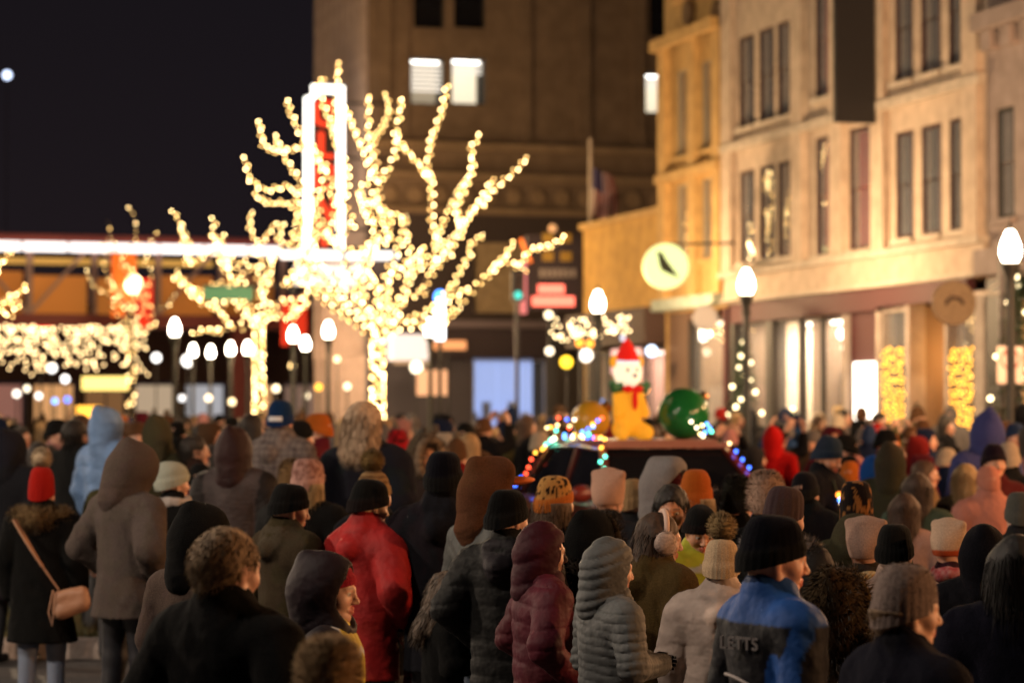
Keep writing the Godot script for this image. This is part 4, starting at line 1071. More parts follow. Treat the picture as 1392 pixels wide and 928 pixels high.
	part(np, "post", po.mesh(mat(lin(0.1, 0.1, 0.1), 0.4, 0.5)))
	# ---- small lit firs by the shops
	fir("small dark fir hung with warm bulbs outside the ochre building's shop", pt(1012, 470, 47.0), 3.3, 26)
	fir("dark fir garland with warm bulbs at the grey building's corner", pt(1382, 430, 39.5), 4.2, 20)
	fir("small fir with warm bulbs beside the white shop window", pt(1078, 510, 45.0), 1.9, 16)

func fir(label: String, at: Vector3, tall: float, n: int) -> void:
	var base := Vector3(at.x, 0.14, at.z)
	var o := thing("fir_tree", label, "fir tree", base, 0.0)
	var tr := Acc.new()
	tr.tube([Vector3.ZERO, Vector3(0, tall, 0)], [0.05, 0.01], 6)
	part(o, "trunk", tr.mesh(M.bark))
	var fo := Acc.new()
	var spots := []
	for q in int(tall * 420):
		var u := pow(rng.randf(), 1.4)
		var a := rng.randf() * TAU
		var r := (1.0 - u) * tall * 0.22 * (0.35 + 0.65 * rng.randf())
		var p := Vector3(cos(a) * r, 0.25 + u * (tall - 0.25), sin(a) * r)
		var d := Vector3(cos(a), -0.35, sin(a)).normalized()
		var w := d.cross(Vector3.UP).normalized() * 0.035
		fo.tri(p - w, p + d * (0.16 + rng.randf() * 0.1), p + w, lin(0.015, 0.035, 0.014).lerp(lin(0.03, 0.06, 0.02), rng.randf()))
	for q in n:
		var u := (q + rng.randf()) / n
		var a := q * 2.4
		var r := (1.0 - u) * tall * 0.22
		spots.append(base + Vector3(cos(a) * r, 0.3 + u * (tall - 0.3), sin(a) * r))
	part(o, "foliage", fo.mesh(M.leaf))
	string_lights("warm globe lights on the " + label.split(" with")[0].split(" hung")[0], base, spots, [bulb_mesh(lin(1.0, 0.78, 0.42), 6.0, 0.045)], null)

func build_far() -> void:
	# ---- office block across the side street
	var dark := mat(lin(0.015, 0.013, 0.015), 0.6)
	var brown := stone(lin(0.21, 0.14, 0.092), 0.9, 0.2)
	var at := st(S1, 0)
	var o := thing("office_building", "tall brown stone office block with two bright windows and carved bands", "building", at, TURN)
	var x0 := ft(500)
	var x1 := x0 + 34.0
	var lit := [rt(558, 605, 78, 142), rt(614, 661, 78, 142), rt(878, 922, 98, 154)]
	var dim := [rt(562, 604, -26, 38), rt(617, 660, -26, 38), rt(884, 925, -10, 50), rt(960, 1004, 98, 154)]
	var panel := rt(645, 715, 330, 425)
	part(o, "wall", wall_with(x0, x1, 9.2, 24.0, lit + dim, 0.4).mesh(brown))
	var blind := mat(lin(0.6, 0.55, 0.5), 0.9)
	for q in 3:
		var r: Rect2 = lit[q]
		window(o, r, dark, M.glass, 0.25, 0.0, Vector2i(1, 1))
		var ro := Acc.new()
		ro.box(Vector3(r.position.x, r.position.y, -1.5), Vector3(r.end.x, r.end.y, -1.4))
		part(o, "lit_window", ro.mesh(glow(lin(1.0, 0.86, 0.62), 0.9 if q else 0.12)))
		for k in (7 if q == 0 else 3):
			block(o, "blind_slat", Vector3(r.position.x + 0.07, r.end.y - 0.25 - k * 0.16, -0.42), Vector3(r.end.x - 0.07, r.end.y - 0.16 - k * 0.16, -0.38), glow(lin(1.0, 0.92, 0.8), 0.9))
		block(o, "ceiling_light", Vector3(r.position.x + 0.1, r.end.y - 0.12, -0.9), Vector3(r.end.x - 0.1, r.end.y - 0.07, -0.5), glow(lin(1.0, 0.95, 0.88), 6.0))
	for r in dim:
		window(o, r, dark, M.pane, 0.25, 0.0, Vector2i(1, 2))
	for px in [520, 545, 712, 793, 868]:
		block(o, "pilaster", Vector3(ft(px) - 0.25, 11.9, 0.004), Vector3(ft(px) + 0.25, 24.0, 0.18), brown)
	var band := stone(lin(0.3, 0.2, 0.12), 0.9, 0.2)
	for k in [[11.55, 11.85, 0.45], [10.45, 10.75, 0.35], [9.25, 9.45, 0.3]]:
		block(o, "cornice", Vector3(x0, k[0], 0.005), Vector3(x1, k[1], k[2]), band)
	for q in 34:
		var ro := Acc.new()
		ro.lathe([Vector2(0, 0.0), Vector2(0.3, 0.0), Vector2(0.3, 0.08), Vector2(0.2, 0.1), Vector2(0.12, 0.06), Vector2(0.0, 0.1)], 12, Transform3D(Basis(Vector3.RIGHT, PI / 2), Vector3(x0 + 0.8 + q * 0.95, 9.92, 0.006)))
		part(o, "medallion", ro.mesh(band))
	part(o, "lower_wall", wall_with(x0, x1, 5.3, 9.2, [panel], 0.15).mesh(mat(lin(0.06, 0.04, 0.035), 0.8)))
	var tan_ := stone(lin(0.42, 0.3, 0.17), 0.9, 0.4)
	block(o, "tan_panel", Vector3(panel.position.x, panel.position.y, -0.2), Vector3(panel.end.x, panel.end.y, -0.1), tan_)
	block(o, "ledge", Vector3(ft(560), 5.0, 0.006), Vector3(ft(770), 5.28, 0.9), mat(lin(0.2, 0.15, 0.16), 0.6))
	block(o, "fascia", Vector3(ft(560), 3.9, 0.006), Vector3(ft(770), 4.99, 0.5), mat(lin(0.06, 0.04, 0.045), 0.7))
	var blue := Acc.new()
	var br := rt(643, 742, 487, 575)
	blue.box(Vector3(br.position.x, 0.2, -1.8), Vector3(br.end.x, 3.9, -1.7))
	part(o, "lit_window", blue.mesh(glow(lin(0.42, 0.55, 1.0), 0.75)))
	window(o, Rect2(br.position.x, 0.2, br.size.x, 3.65), mat(lin(0.4, 0.42, 0.5), 0.4), M.glass, 0.1, 0.0, Vector2i(3, 1))
	for q in 5:
		block(o, "display_shelf", Vector3(br.position.x + 0.2 + q * 0.5, 1.0 + 0.3 * (q % 3), -1.3), Vector3(br.position.x + 0.5 + q * 0.5, 1.9 + 0.4 * (q % 2), -1.1), mat(lin(0.5, 0.55, 0.7), 0.8))
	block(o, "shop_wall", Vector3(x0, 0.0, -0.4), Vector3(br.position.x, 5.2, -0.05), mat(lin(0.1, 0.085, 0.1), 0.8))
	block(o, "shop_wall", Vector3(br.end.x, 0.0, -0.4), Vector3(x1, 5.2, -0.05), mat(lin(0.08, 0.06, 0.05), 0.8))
	block(o, "side_wall", Vector3(x0, 0.0, -9.5), Vector3(x0 + 0.3, 24.0, -0.42), stone(lin(0.36, 0.27, 0.24)))
	for q in 9:
		block(o, "flute", Vector3(x0 - 0.16, 4.0, -0.9 - q * 1.0), Vector3(x0 - 0.003, 24.0, -0.5 - q * 1.0), stone(lin(0.44, 0.34, 0.3)))
	block(o, "backing", Vector3(x0 + 0.31, 0.1, -9.5), Vector3(x1, 23.9, -2.0), dark)
	# white awning and small lit signs at its corner
	var aw := thing("awning", "white lit shop awning at the office block's corner", "awning", pt(560, 472, 84.0), TURN)
	block(aw, "canopy", Vector3(-0.75, -0.45, -0.6), Vector3(0.55, 0.45, 0.3), glow(lin(1.0, 0.86, 0.8), 0.75))
	block(aw, "valance", Vector3(-0.75, -0.6, 0.301), Vector3(0.55, -0.46, 0.32), mat(lin(0.6, 0.5, 0.45)))
	for q in [[587, 520, 80.0, 1.0, 0.85, lin(1.0, 0.5, 0.25), 0.8, "peach lit square shop sign near the lit tree's trunk"], [610, 469, 80.0, 1.15, 0.3, lin(1.0, 0.4, 0.15), 0.8, "long orange lit sign beside the white lamp column"], [143, 521, 108.0, 2.1, 0.6, lin(1.0, 0.72, 0.2), 1.6, "long yellow lit sign under the footbridge"], [120, 560, 70.0, 0.7, 0.35, lin(1.0, 0.45, 0.05), 2.0, "small amber lamp box in the far crowd"], [55, 449, 112.0, 1.1, 0.4, lin(1.0, 0.03, 0.02), 0.9, "small red neon sign under the footbridge"], [135, 600, 100.0, 0.4, 0.4, lin(1, .5, .1), 0.5, "dull orange box sign seen between far heads"]]:
		var sg := thing("lit_sign", q[7], "sign", pt(q[0], q[1], q[2]), 0.1)
		block(sg, "lit_panel", Vector3(-q[3] / 2, -q[4] / 2, -0.05), Vector3(q[3] / 2, q[4] / 2, 0.05), glow(q[5], q[6]))
		block(sg, "case", Vector3(-q[3] / 2 - 0.04, -q[4] / 2 - 0.04, -0.15), Vector3(q[3] / 2 + 0.04, q[4] / 2 + 0.04, -0.052), dark)
		block(sg, "post", Vector3(-0.04, -(sg.position.y), -0.2), Vector3(0.04, -q[4] / 2, -0.152), dark)
	# ---- blade sign and marquee
	var bs := thing("blade_sign", "tall vertical theatre sign outlined in white tubes with red letters", "sign", st(85.5, 18.4), TURN)
	var lo := pt(440, 335, 87.2).y
	var hi := pt(440, 116, 87.2).y
	var hw := 0.72
	block(bs, "cabinet", Vector3(-hw + 0.2, lo, -0.15), Vector3(hw - 0.2, hi - 0.25, 0.05), mat(lin(0.03, 0.012, 0.012), 0.6))
	var tube := glow(lin(1.0, 0.95, 0.86), 3.0)
	block(bs, "neon_tube", Vector3(-hw, lo, -0.12), Vector3(-hw + 0.26, hi - 0.45, 0.1), tube)
	block(bs, "neon_tube", Vector3(hw - 0.26, lo, -0.12), Vector3(hw, hi, 0.1), tube)
	var tp := Acc.new()
	tp.box(Vector3(-hw + 0.26, hi - 0.28, -0.12), Vector3(hw - 0.261, hi, 0.1))
	part(bs, "neon_tube", tp.mesh(tube))
	var cut := Acc.new()
	cut.bar(Vector3(-hw + 0.2, hi - 0.5, 0.0), Vector3(-hw + 0.55, hi - 0.16, 0.0), 0.34, 0.2)
	part(bs, "neon_tube", cut.mesh(tube))
	for k in [0.6, 3.2, 5.2]:
		block(bs, "bracket", Vector3(hw, lo + k, -0.08), Vector3(2.4, lo + k + 0.08, 0.0), dark)
	for q in 5:
		letters(bs, ["O", "L", "O", "N", "I"][q], 1.3, Transform3D(Basis().scaled(Vector3(1.1, 1, 1)), Vector3(0, hi - 1.05 - q * 1.15, 0.09)), glow(lin(1.0, 0.06, 0.02), 0.95), "letter", 0.06)
	var mq := thing("marquee", "bright white theatre marquee box below the tall sign", "marquee", st(85.5, 18.5), TURN)
	var m0 := pt(440, 388, 87.2).y
	block(mq, "lit_face", Vector3(-1.0, m0, -1.0), Vector3(1.0, m0 + 0.75, 0.3), glow(lin(1.0, 0.92, 0.86), 0.8))
	block(mq, "lit_trim", Vector3(-1.5, m0 + 1.0, -1.0), Vector3(2.6, m0 + 1.25, 0.3), glow(lin(1.0, 0.95, 0.9), 1.6))
	block(mq, "roof", Vector3(-1.5, m0 + 1.26, -1.0), Vector3(2.6, m0 + 1.4, 0.3), dark)
	# ---- footbridge over the street
	var bp := st(118.0, 0)
	var fb := thing("footbridge", "covered footbridge of dark red steel trusses crossing the street with white light strip", "bridge", bp, TURN)
	var red := mat(lin(0.22, 0.035, 0.03), 0.6)
	var by := pt(200, 446, 121.0).y
	var ty := pt(200, 344, 121.0).y
	block(fb, "deck", Vector3(-14, by - 0.1, -3.0), Vector3(24, by + 0.55, 0.0), red)
	block(fb, "roof", Vector3(-14, ty + 0.25, -3.2), Vector3(24, ty + 0.6, 0.2), red)
	for q in 17:
		block(fb, "light_strip", Vector3(-13.6 + q * 2.2, ty - 0.22, 0.21), Vector3(-11.52 + q * 2.2 - (0.9 if q == 8 else 0.0), ty + 0.22, 0.4), glow(lin(1.0, 0.9, 0.86), 1.7))
	for q in 13:
		var p := Acc.new()
		p.box(Vector3(-14 + q * 3.1, by + 0.56, -0.2), Vector3(-13.72 + q * 3.1, ty + 0.24, 0.0))
		part(fb, "post", p.mesh(mat(lin(0.3, 0.18, 0.16), 0.5)))
		var d := Acc.new()
		d.bar(Vector3(-13.8 + q * 3.1, ty + 0.2, -0.1), Vector3(-10.9 + q * 3.1, by + 0.6, -0.1), 0.16, 0.16) if q % 2 else d.bar(Vector3(-13.8 + q * 3.1, by + 0.6, -0.1), Vector3(-10.9 + q * 3.1, ty + 0.2, -0.1), 0.16, 0.16)
		part(fb, "brace", d.mesh(mat(lin(0.3, 0.18, 0.16), 0.5)))
	for q in 12:
		var g := Acc.new()
		g.box(Vector3(-13.7 + q * 3.1, by + 0.6, -1.6), Vector3(-10.95 + q * 3.1, by + 2.2 + rng.randf() * 0.6, -1.5))
		part(fb, "lit_window", g.mesh(glow(lin(1.0, 0.34, 0.06), 0.06 + 0.16 * rng.randf())))
	block(fb, "light_strip", Vector3(-13, ty - 0.75, -1.4), Vector3(20, ty - 0.45, -1.2), glow(lin(1.0, 0.55, 0.12), 0.35))
	for q in [-13.5, 21.0]:
		block(fb, "pier", Vector3(q, 0, -2.4), Vector3(q + 1.0, by - 0.11, -0.8), red)
	# red-lit banner and lamp standing before it
	var rb := thing("lit_banner", "red and orange lit banner column in front of the footbridge", "banner", pt(178, 390, 112.0), TURN)
	block(rb, "lit_panel", Vector3(-0.9, -1.4, -0.1), Vector3(0.2, 1.6, 0.0), glow(lin(1.0, 0.18, 0.02), 0.5))
	block(rb, "lit_panel", Vector3(0.21, -1.9, -0.1), Vector3(1.0, 0.4, 0.0), glow(lin(1.0, 0.04, 0.01), 0.4))
	block(rb, "post", Vector3(-0.08, -rb.position.y, -0.3), Vector3(0.08, 1.6, -0.11), dark)
	var rl := Acc.new()
	rl.ball(Vector3(0.05, 0.1, 0.35), Vector3(0.4, 0.45, 0.3), 10, 14)
	part(rb, "lamp_globe", rl.mesh(glow(lin(1.0, 0.75, 0.4), 6.0)))
	var rs := thing("lit_banner", "red lit shop banner beside the pair of lamps", "banner", pt(400, 425, 95.0), TURN)
	block(rs, "lit_panel", Vector3(-0.5, -1.3, -0.1), Vector3(0.5, 0.6, 0.0), glow(lin(1.0, 0.05, 0.015), 0.06))
	block(rs, "post", Vector3(-0.08, -rs.position.y, -0.3), Vector3(0.08, 1.0, -0.11), dark)
	var gsn := thing("street_sign", "green street name sign hung by the lit trees", "sign", pt(310, 399, 78.0), 0.1)
	block(gsn, "plate", Vector3(-0.8, -0.22, -0.02), Vector3(0.8, 0.22, 0.02), mat(lin(0.05, 0.3, 0.18), 0.4))
	block(gsn, "arm", Vector3(-0.8, 0.23, -0.04), Vector3(3.5, 0.29, 0.04), dark)
	# ---- shop row closing the street beyond the bridge
	var fs := thing("shop_row", "far row of lit shops closing the street beyond the footbridge", "building", st(140.0, 20.0), TURN)
	block(fs, "wall", Vector3(-42, 3.6, -6.0), Vector3(22, 8.0, 0.0), mat(lin(0.1, 0.05, 0.04), 0.9))
	var cols := [lin(1.0, 0.62, 0.45), lin(1.0, 0.75, 0.5), lin(0.9, 0.4, 0.3), lin(0.8, 0.8, 0.85), lin(1.0, 0.5, 0.2)]
	for q in 22:
		block(fs, "lit_window", Vector3(-41.5 + q * 2.9, 0.4, -0.6), Vector3(-39.3 + q * 2.9, 3.4, -0.5), glow(cols[rng.randi() % 5], 0.12 + 0.4 * rng.randf()))
		block(fs, "pier", Vector3(-42.0 + q * 2.9, 0.0, -0.6), Vector3(-41.52 + q * 2.9, 3.59, 0.0), mat(lin(0.12, 0.07, 0.05), 0.9))
	# hanging icicle lights under the bridge
	var ic := []
	var o2 := st(111.0, 11.0, 5.5)
	for q in 440:
		var x := rng.randf()
		ic.append(st(108.0 + rng.randf() * 6.0, lerpf(6.5, 15.4, x), 5.75 - pow(rng.randf(), 1.6) * (1.3 + 0.9 * absf(sin(x * 11.0)))))
	string_lights("dense curtain of warm icicle lights under the footbridge", o2, ic, [bulb_mesh(lin(1.0, 0.66, 0.3), 5.5, 0.05)], null, 300, "icicle_lights")
	# ---- crossing furniture: flagpole, LED sign, signal
	var fp := thing("flagpole", "tall slim flagpole with a limp striped flag before the office block", "flagpole", Vector3(pt(803, 555, 64.0).x, 0, -64.0), 0.0)
	var pole := Acc.new()
	pole.tube([Vector3.ZERO, Vector3(0, pt(803, 188, 64.0).y, 0)], [0.09, 0.05], 10)
	part(fp, "pole", pole.mesh(mat(lin(0.4, 0.32, 0.25), 0.4)))
	var fl := Acc.new()
	var fy := pt(803, 228, 64.0).y
	for i in 14:
		for j in 16:
			var q := func(u: float, v: float) -> Vector3:
				return Vector3(0.06 + u * 0.55 + 0.1 * sin(v * 3.0) * u, fy - v * 1.25 - u * 0.55 * (0.4 + 0.3 * v), 0.12 * sin(u * 11.0 + v * 1.2))
			var c := lin(0.32, 0.05, 0.05) if int(i) % 2 else lin(0.5, 0.42, 0.4)
			if i < 6 and j < 7:
				c = lin(0.06, 0.05, 0.14)
			fl.quad(q.call(i / 14.0, j / 16.0), q.call((i + 1) / 14.0, j / 16.0), q.call((i + 1) / 14.0, (j + 1) / 16.0), q.call(i / 14.0, (j + 1) / 16.0), c)
	var fm := mat(Color.WHITE, 0.8)
	fm.vertex_color_use_as_albedo = true
	part(fp, "flag", fl.mesh(fm))
	var ls := thing("sign_tower", "dark purple sign tower with red lit message board and yellow emblem", "sign", pt(752, 372, 66.0), 0.12)
	block(ls, "cabinet", Vector3(-0.72, -0.98, -0.3), Vector3(0.76, 1.05, 0.0), mat(lin(0.035, 0.022, 0.035), 0.6))
	block(ls, "lit_board", Vector3(-0.42, -0.54, 0.003), Vector3(0.3, -0.3, 0.05), glow(lin(1.0, 0.16, 0.1), 2.4))
	block(ls, "lit_board", Vector3(-0.58, -0.88, 0.003), Vector3(0.58, -0.62, 0.05), glow(lin(1.0, 0.16, 0.1), 2.4))
	for q in 7:
		block(ls, "letter_block", Vector3(-0.38 + q * 0.15, -0.1, 0.003), Vector3(-0.28 + q * 0.15, 0.14, 0.03), mat(lin(0.35, 0.3, 0.3), 0.5))
	for q in 4:
		block(ls, "emblem", Vector3(-0.3 + (q % 2) * 0.5, 0.35 + (q / 2) * 0.5, 0.003), Vector3(0.0 + (q % 2) * 0.5, 0.6 + (q / 2) * 0.5, 0.06), mat(lin(0.45, 0.27, 0.03), 0.5))
	block(ls, "post", Vector3(-0.12, -ls.position.y, -0.25), Vector3(0.12, -0.981, -0.05), dark)
	block(ls, "neon_tube", Vector3(-0.9, -1.1, -0.1), Vector3(-0.73, 0.35, 0.05), glow(lin(1.0, 0.3, 0.32), 0.42))
	var sl := Acc.new()
	sl.bar(Vector3(-0.9, 0.95, 0.02), Vector3(-0.62, 0.3, 0.02), 0.16, 0.08)
	part(ls, "neon_tube", sl.mesh(glow(lin(1.0, 0.2, 0.03), 1.3)))
	var tip := Acc.new()
	tip.ball(Vector3(0.0, 1.25, -0.1), Vector3.ONE * 0.12, 8, 10)
	part(ls, "top_lamp", tip.mesh(glow(lin(1.0, 0.5, 0.2), 0.6)))
	var ts := thing("traffic_signal", "dark traffic signal showing a green lamp beside the sign tower", "traffic signal", pt(704, 388, 62.0), 0.1)
	block(ts, "housing", Vector3(-0.16, -0.4, -0.15), Vector3(0.16, 0.42, 0.05), dark)
	for q in 3:
		var le := Acc.new()
		le.ball(Vector3(0, 0.27 - q * 0.26, 0.06), Vector3(0.1, 0.1, 0.04), 8, 12)
		part(ts, "lens", le.mesh(glow(lin(0.1, 0.9, 0.75), 0.9) if q == 2 else mat(lin(0.03, 0.01, 0.01), 0.3)))
	block(ts, "post", Vector3(-0.05, -ts.position.y, -0.25), Vector3(0.05, 0.42, -0.151), dark)
	# white and blue lit column at the corner
	var wc := thing("light_column", "slim white lit column with a blue lamp on top near the lamps", "lamp column", pt(598, 430, 66.0), 0.0)
	block(wc, "lit_panel", Vector3(-0.13, -0.65, -0.1), Vector3(0.13, 0.32, 0.1), glow(lin(0.9, 0.95, 1.0), 3.0))
	var bl := Acc.new()
	bl.ball(Vector3(0, 0.52, 0), Vector3(0.16, 0.2, 0.16), 10, 12)
	part(wc, "blue_lamp", bl.mesh(glow(lin(0.05, 0.25, 1.0), 4.0)))
	block(wc, "post", Vector3(-0.06, -wc.position.y, -0.06), Vector3(0.06, -0.651, 0.06), dark)

func build_far_lamps() -> void:
	for q in [[22, 535, 105, lin(1, 0.9, 0.75), 0.3], [36, 528, 110, lin(1, 0.85, 0.6), 0.26], [52, 538, 100, lin(1, 0.9, 0.8), 0.26], [70, 500, 110, lin(1, 0.95, 0.9), 0.4], [88, 515, 108, lin(1, 0.95, 0.9), 0.34], [74, 545, 90, lin(0.15, 0.4, 1.0), 0.22], [91, 543, 90, lin(0.05, 0.2, 1.0), 0.22], [212, 486, 100, lin(1, 0.95, 0.9), 0.36], [255, 490, 100, lin(1, 0.93, 0.85), 0.5], [247, 541, 90, lin(0.6, 0.6, 0.6), 0.24], [283, 541, 90, lin(1, 0.8, 0.5), 0.24], [315, 546, 88, lin(1, 0.75, 0.4), 0.24], [375, 528, 90, lin(1, 0.8, 0.5), 0.26], [397, 497, 90, lin(1, 0.7, 0.3), 0.24], [433, 526, 88, lin(1, 0.45, 0.04), 0.24], [416, 538, 86, lin(1, 0.8, 0.5), 0.22], [458, 488, 84, lin(1, 0.75, 0.4), 0.2], [472, 525, 84, lin(1, 0.8, 0.5), 0.22], [566, 499, 80, lin(1, 0.85, 0.6), 0.4], [797, 483, 58, lin(1, 0.9, 0.75), 0.3], [788, 466, 58, lin(1, 0.3, 0.03), 0.18], [802, 467, 58, lin(1, 0.3, 0.03), 0.18], [746, 428, 60, lin(1, 0.8, 0.5), 0.2], [747, 477, 60, lin(1, 0.8, 0.55), 0.2], [770, 492, 60, lin(1, 0.6, 0.03), 0.3], [886, 477, 56, lin(0.6, 0.75, 1.0), 0.26], [875, 528, 50, lin(1, 0.4, 0.05), 0.22], [405, 577, 30, lin(0.05, 0.15, 1.0), 0.07], [9, 102, 140, lin(0.55, 0.65, 0.9), 0.5]]:
		var w := pt(q[0], q[1], q[2])
		var hue: String = "blue" if q[3].b > q[3].r else ("orange" if q[3].g < 0.5 else "warm white")
		var where_ := "over the crowd under the footbridge"
		for k in [[8, "on a tall far mast against the sky"], [150, where_], [360, "by the row of distant street lamps"], [480, "between the two large lit trees"], [600, "at the office block's corner"], [780, "beside the sign tower"], [1400, "by the low building's awning"]]:
			if q[0] >= 0 and ((k[0] == 8 and q[1] < 200) or (k[0] > 8 and q[0] < k[0])):
				where_ = k[1]
				break
		var o := thing("globe_lamp", "small %s globe lamp %s" % [hue, where_], "lamp", w, 0.0, "small globe lamps over the far crowd")
		var a := Acc.new()
		a.ball(Vector3.ZERO, Vector3.ONE * q[4] * 0.5, 8, 12)
		part(o, "globe", a.mesh(glow(q[3], 3.0)))
		var s := Acc.new()
		s.bar(Vector3(0, -q[4] * 0.5, 0), Vector3(0, -w.y, 0), 0.05, 0.05)
		part(o, "stem", s.mesh(mat(lin(0.02, 0.02, 0.02), 0.6)))

func build_trees() -> void:
	var bulb := [bulb_mesh(lin(1.0, 0.6, 0.2), 15.0, 0.025), bulb_mesh(lin(1.0, 0.58, 0.18), 8.0, 0.025), bulb_mesh(lin(1.0, 0.66, 0.27), 26.0, 0.025)]
	var d := 64.6
	var tips := []
	for q in [[390, 134, -2], [440, 106, 2], [352, 165, 2.5], [332, 212, -1.5], [345, 262, 2], [500, 130, -2], [524, 126, 2.5], [546, 130, -3], [608, 116, 1], [655, 180, -2], [644, 214, 3], [716, 214, 0], [768, 322, -1], [660, 318, 2], [400, 320, -2]]:
		tips.append(pt(q[0], q[1], d + q[2]))
	lit_tree("large bare street tree wound with warm lights, its trunk in front of the office block", Vector3(pt(513, 500, d).x, 0.0, -d), pt(513, 462, d), tips, 1, 0.1, "warm lights wound on the large bare tree before the office block", bulb, 8.0)
	d = 80.0
	tips = []
	for q in [[234, 286, 2], [288, 294, -2], [342, 285, 1], [385, 300, -2], [232, 378, 1], [262, 402, -2], [430, 350, 2], [255, 455, 0], [310, 350, 3], [420, 410, -2]]:
		tips.append(pt(q[0], q[1], d + q[2]))
	lit_tree("bare street tree wound with warm lights in front of the tall theatre sign", Vector3(pt(352, 500, d).x, 0.0, -d), pt(352, 440, d), tips, 1, 0.12, "warm lights wound on the bare tree by the theatre sign", bulb, 6.0)
	d = 108.0
	tips = []
	for q in [[145, 300, 1], [176, 276, -2], [213, 310, 0], [195, 400, 2], [120, 380, 2], [240, 395, -2], [170, 350, 3]]:
		tips.append(pt(q[0], q[1], d + q[2]))
	lit_tree("bare lit tree rising behind the footbridge's white strip", Vector3(pt(178, 500, d).x, 0.0, -d), pt(178, 455, d), tips, 1, 0.4, "sparse warm lights on the tree by the footbridge", bulb, 5.0)
	d = 66.0
	tips = []
	for q in [[36, 385, 1], [30, 408, -1], [20, 330, 0], [-30, 300, 1], [10, 420, 2]]:
		tips.append(pt(q[0], q[1], d + q[2]))
	lit_tree("bare lit tree whose branch tips reach in before the footbridge", Vector3(pt(-45, 500, d).x, 0.0, -d), pt(-45, 450, d), tips, 1, 0.16, "warm lights on the tree reaching in before the footbridge", bulb, 8.0)

func build_lamps() -> void:
	var warm := lin(1.0, 0.64, 0.33)
	var q := 0
	var where := ["near the round wooden sign", "before the pale building's shop window", "before the low yellow-lit building"]
	for p in [[1375, 35.1], [1015, 44.9], [813, 53.2]]:
		street_lamp(Vector3(pt(p[0], 500, p[1]).x, 0.14, -p[1]), warm, 24.0, "black street lamp with lit acorn globe " + where[q])
		q += 1
	for p in [[585, 66.0, "beside the white lit column"], [446, 68.0, "between the two large lit trees"], [398, 72.0, "before the red lit shop banner"], [415, 82.0, "behind the red lit shop banner"], [237, 66.0, "under the green street name sign"], [286, 94.0, ""], [313, 89.0, ""], [336, 88.0, ""], [262, 92.0, ""]]:
		street_lamp(Vector3(pt(p[0], 500, p[1]).x, 0.0, -p[1]), warm, 14.0, "street lamp with lit acorn globe " + p[2] if p[2] else "small distant street lamp in the row towards the footbridge")
	# the same row goes on towards and past the camera on both sides of the street
	for p in [[14.0, 16.5, 75.0], [24.0, 16.5, 45.0], [2.0, 15.0, 90.0]]:
		street_lamp(st(p[0], p[1], 0.14), lin(1.0, 0.5, 0.22), p[2], "street lamp on the shop pavement beside the waiting crowd")
	for p in [Vector3(-9.0, 0, -13.5), Vector3(-12.5, 0, -25.0)]:
		street_lamp(p, lin(1.0, 0.78, 0.58), 34.0, "street lamp on the open side of the street beside the crowd")
	# tall mast lights on the open side of the street wash the facades opposite
	for p in [Vector3(-10.2, 0, -38.0), Vector3(-8.2, 0, -7.5)]:
		var o := thing("mast_light", "tall steel mast light on the open side of the street", "street light", p, 0.0, "mast lights")
		var a := Acc.new()
		a.tube([Vector3.ZERO, Vector3(0, 8.6, 0), Vector3(0.5, 9.1, -0.1), Vector3(1.6, 9.2, -0.3)], [0.12, 0.08, 0.06, 0.05], 10)
		part(o, "mast", a.mesh(mat(lin(0.2, 0.2, 0.2), 0.5, 0.6)))
		var h := Acc.new()
		h.box(Vector3(1.5, 9.12, -0.5), Vector3(2.1, 9.28, -0.15))
		part(o, "lamp_head", h.mesh(mat(lin(0.2, 0.2, 0.2), 0.5)))
		var g := Acc.new()
		g.box(Vector3(1.6, 9.0, -0.45), Vector3(2.0, 9.118, -0.2))
		part(o, "lamp_lens", g.mesh(glow(lin(1.0, 0.8, 0.55), 12.0)))
		lamp_light(o, Vector3(1.8, 8.93, -0.325), lin(1.0, 0.74, 0.47) if p.z < -30 else lin(1.0, 0.82, 0.66), 78.0 if p.z < -30 else 50.0, 0.15)
# ---------------------------------------------------------------- people
var nz_fold := FastNoiseLite.new()
var nz_fine := FastNoiseLite.new()
var nz_spot := FastNoiseLite.new()
var head_acc: Acc
var hand_acc: Acc
var M := {}
var rng := RandomNumberGenerator.new()
var used_names := {}

func named(n: Node3D, called: String) -> void:
	var k: int = used_names.get(called, 0)
	used_names[called] = k + 1
	n.name = called if k == 0 else "%s_%03d" % [called, k]

func thing(called: String, label: String, category: String, at := Vector3.ZERO, yaw := 0.0, group := "") -> Node3D:
	var o := Node3D.new()
	named(o, called)
	add_child(o)
	o.position = at
	o.rotation.y = yaw
	o.set_meta("label", label)
	o.set_meta("category", category)
	if group:
		o.set_meta("group", group)
	return o

func part(parent: Node3D, called: String, mesh: Mesh, xf := Transform3D(), m: Material = null) -> MeshInstance3D:
	var o := MeshInstance3D.new()
	o.name = called
	o.mesh = mesh
	o.transform = xf
	if m:
		o.material_override = m
	parent.add_child(o, true)
	return o

func structure(called: String, mesh: Mesh, kind := "structure") -> MeshInstance3D:
	var o := MeshInstance3D.new()
	named(o, called)
	o.mesh = mesh
	add_child(o)
	o.set_meta("kind", kind)
	return o

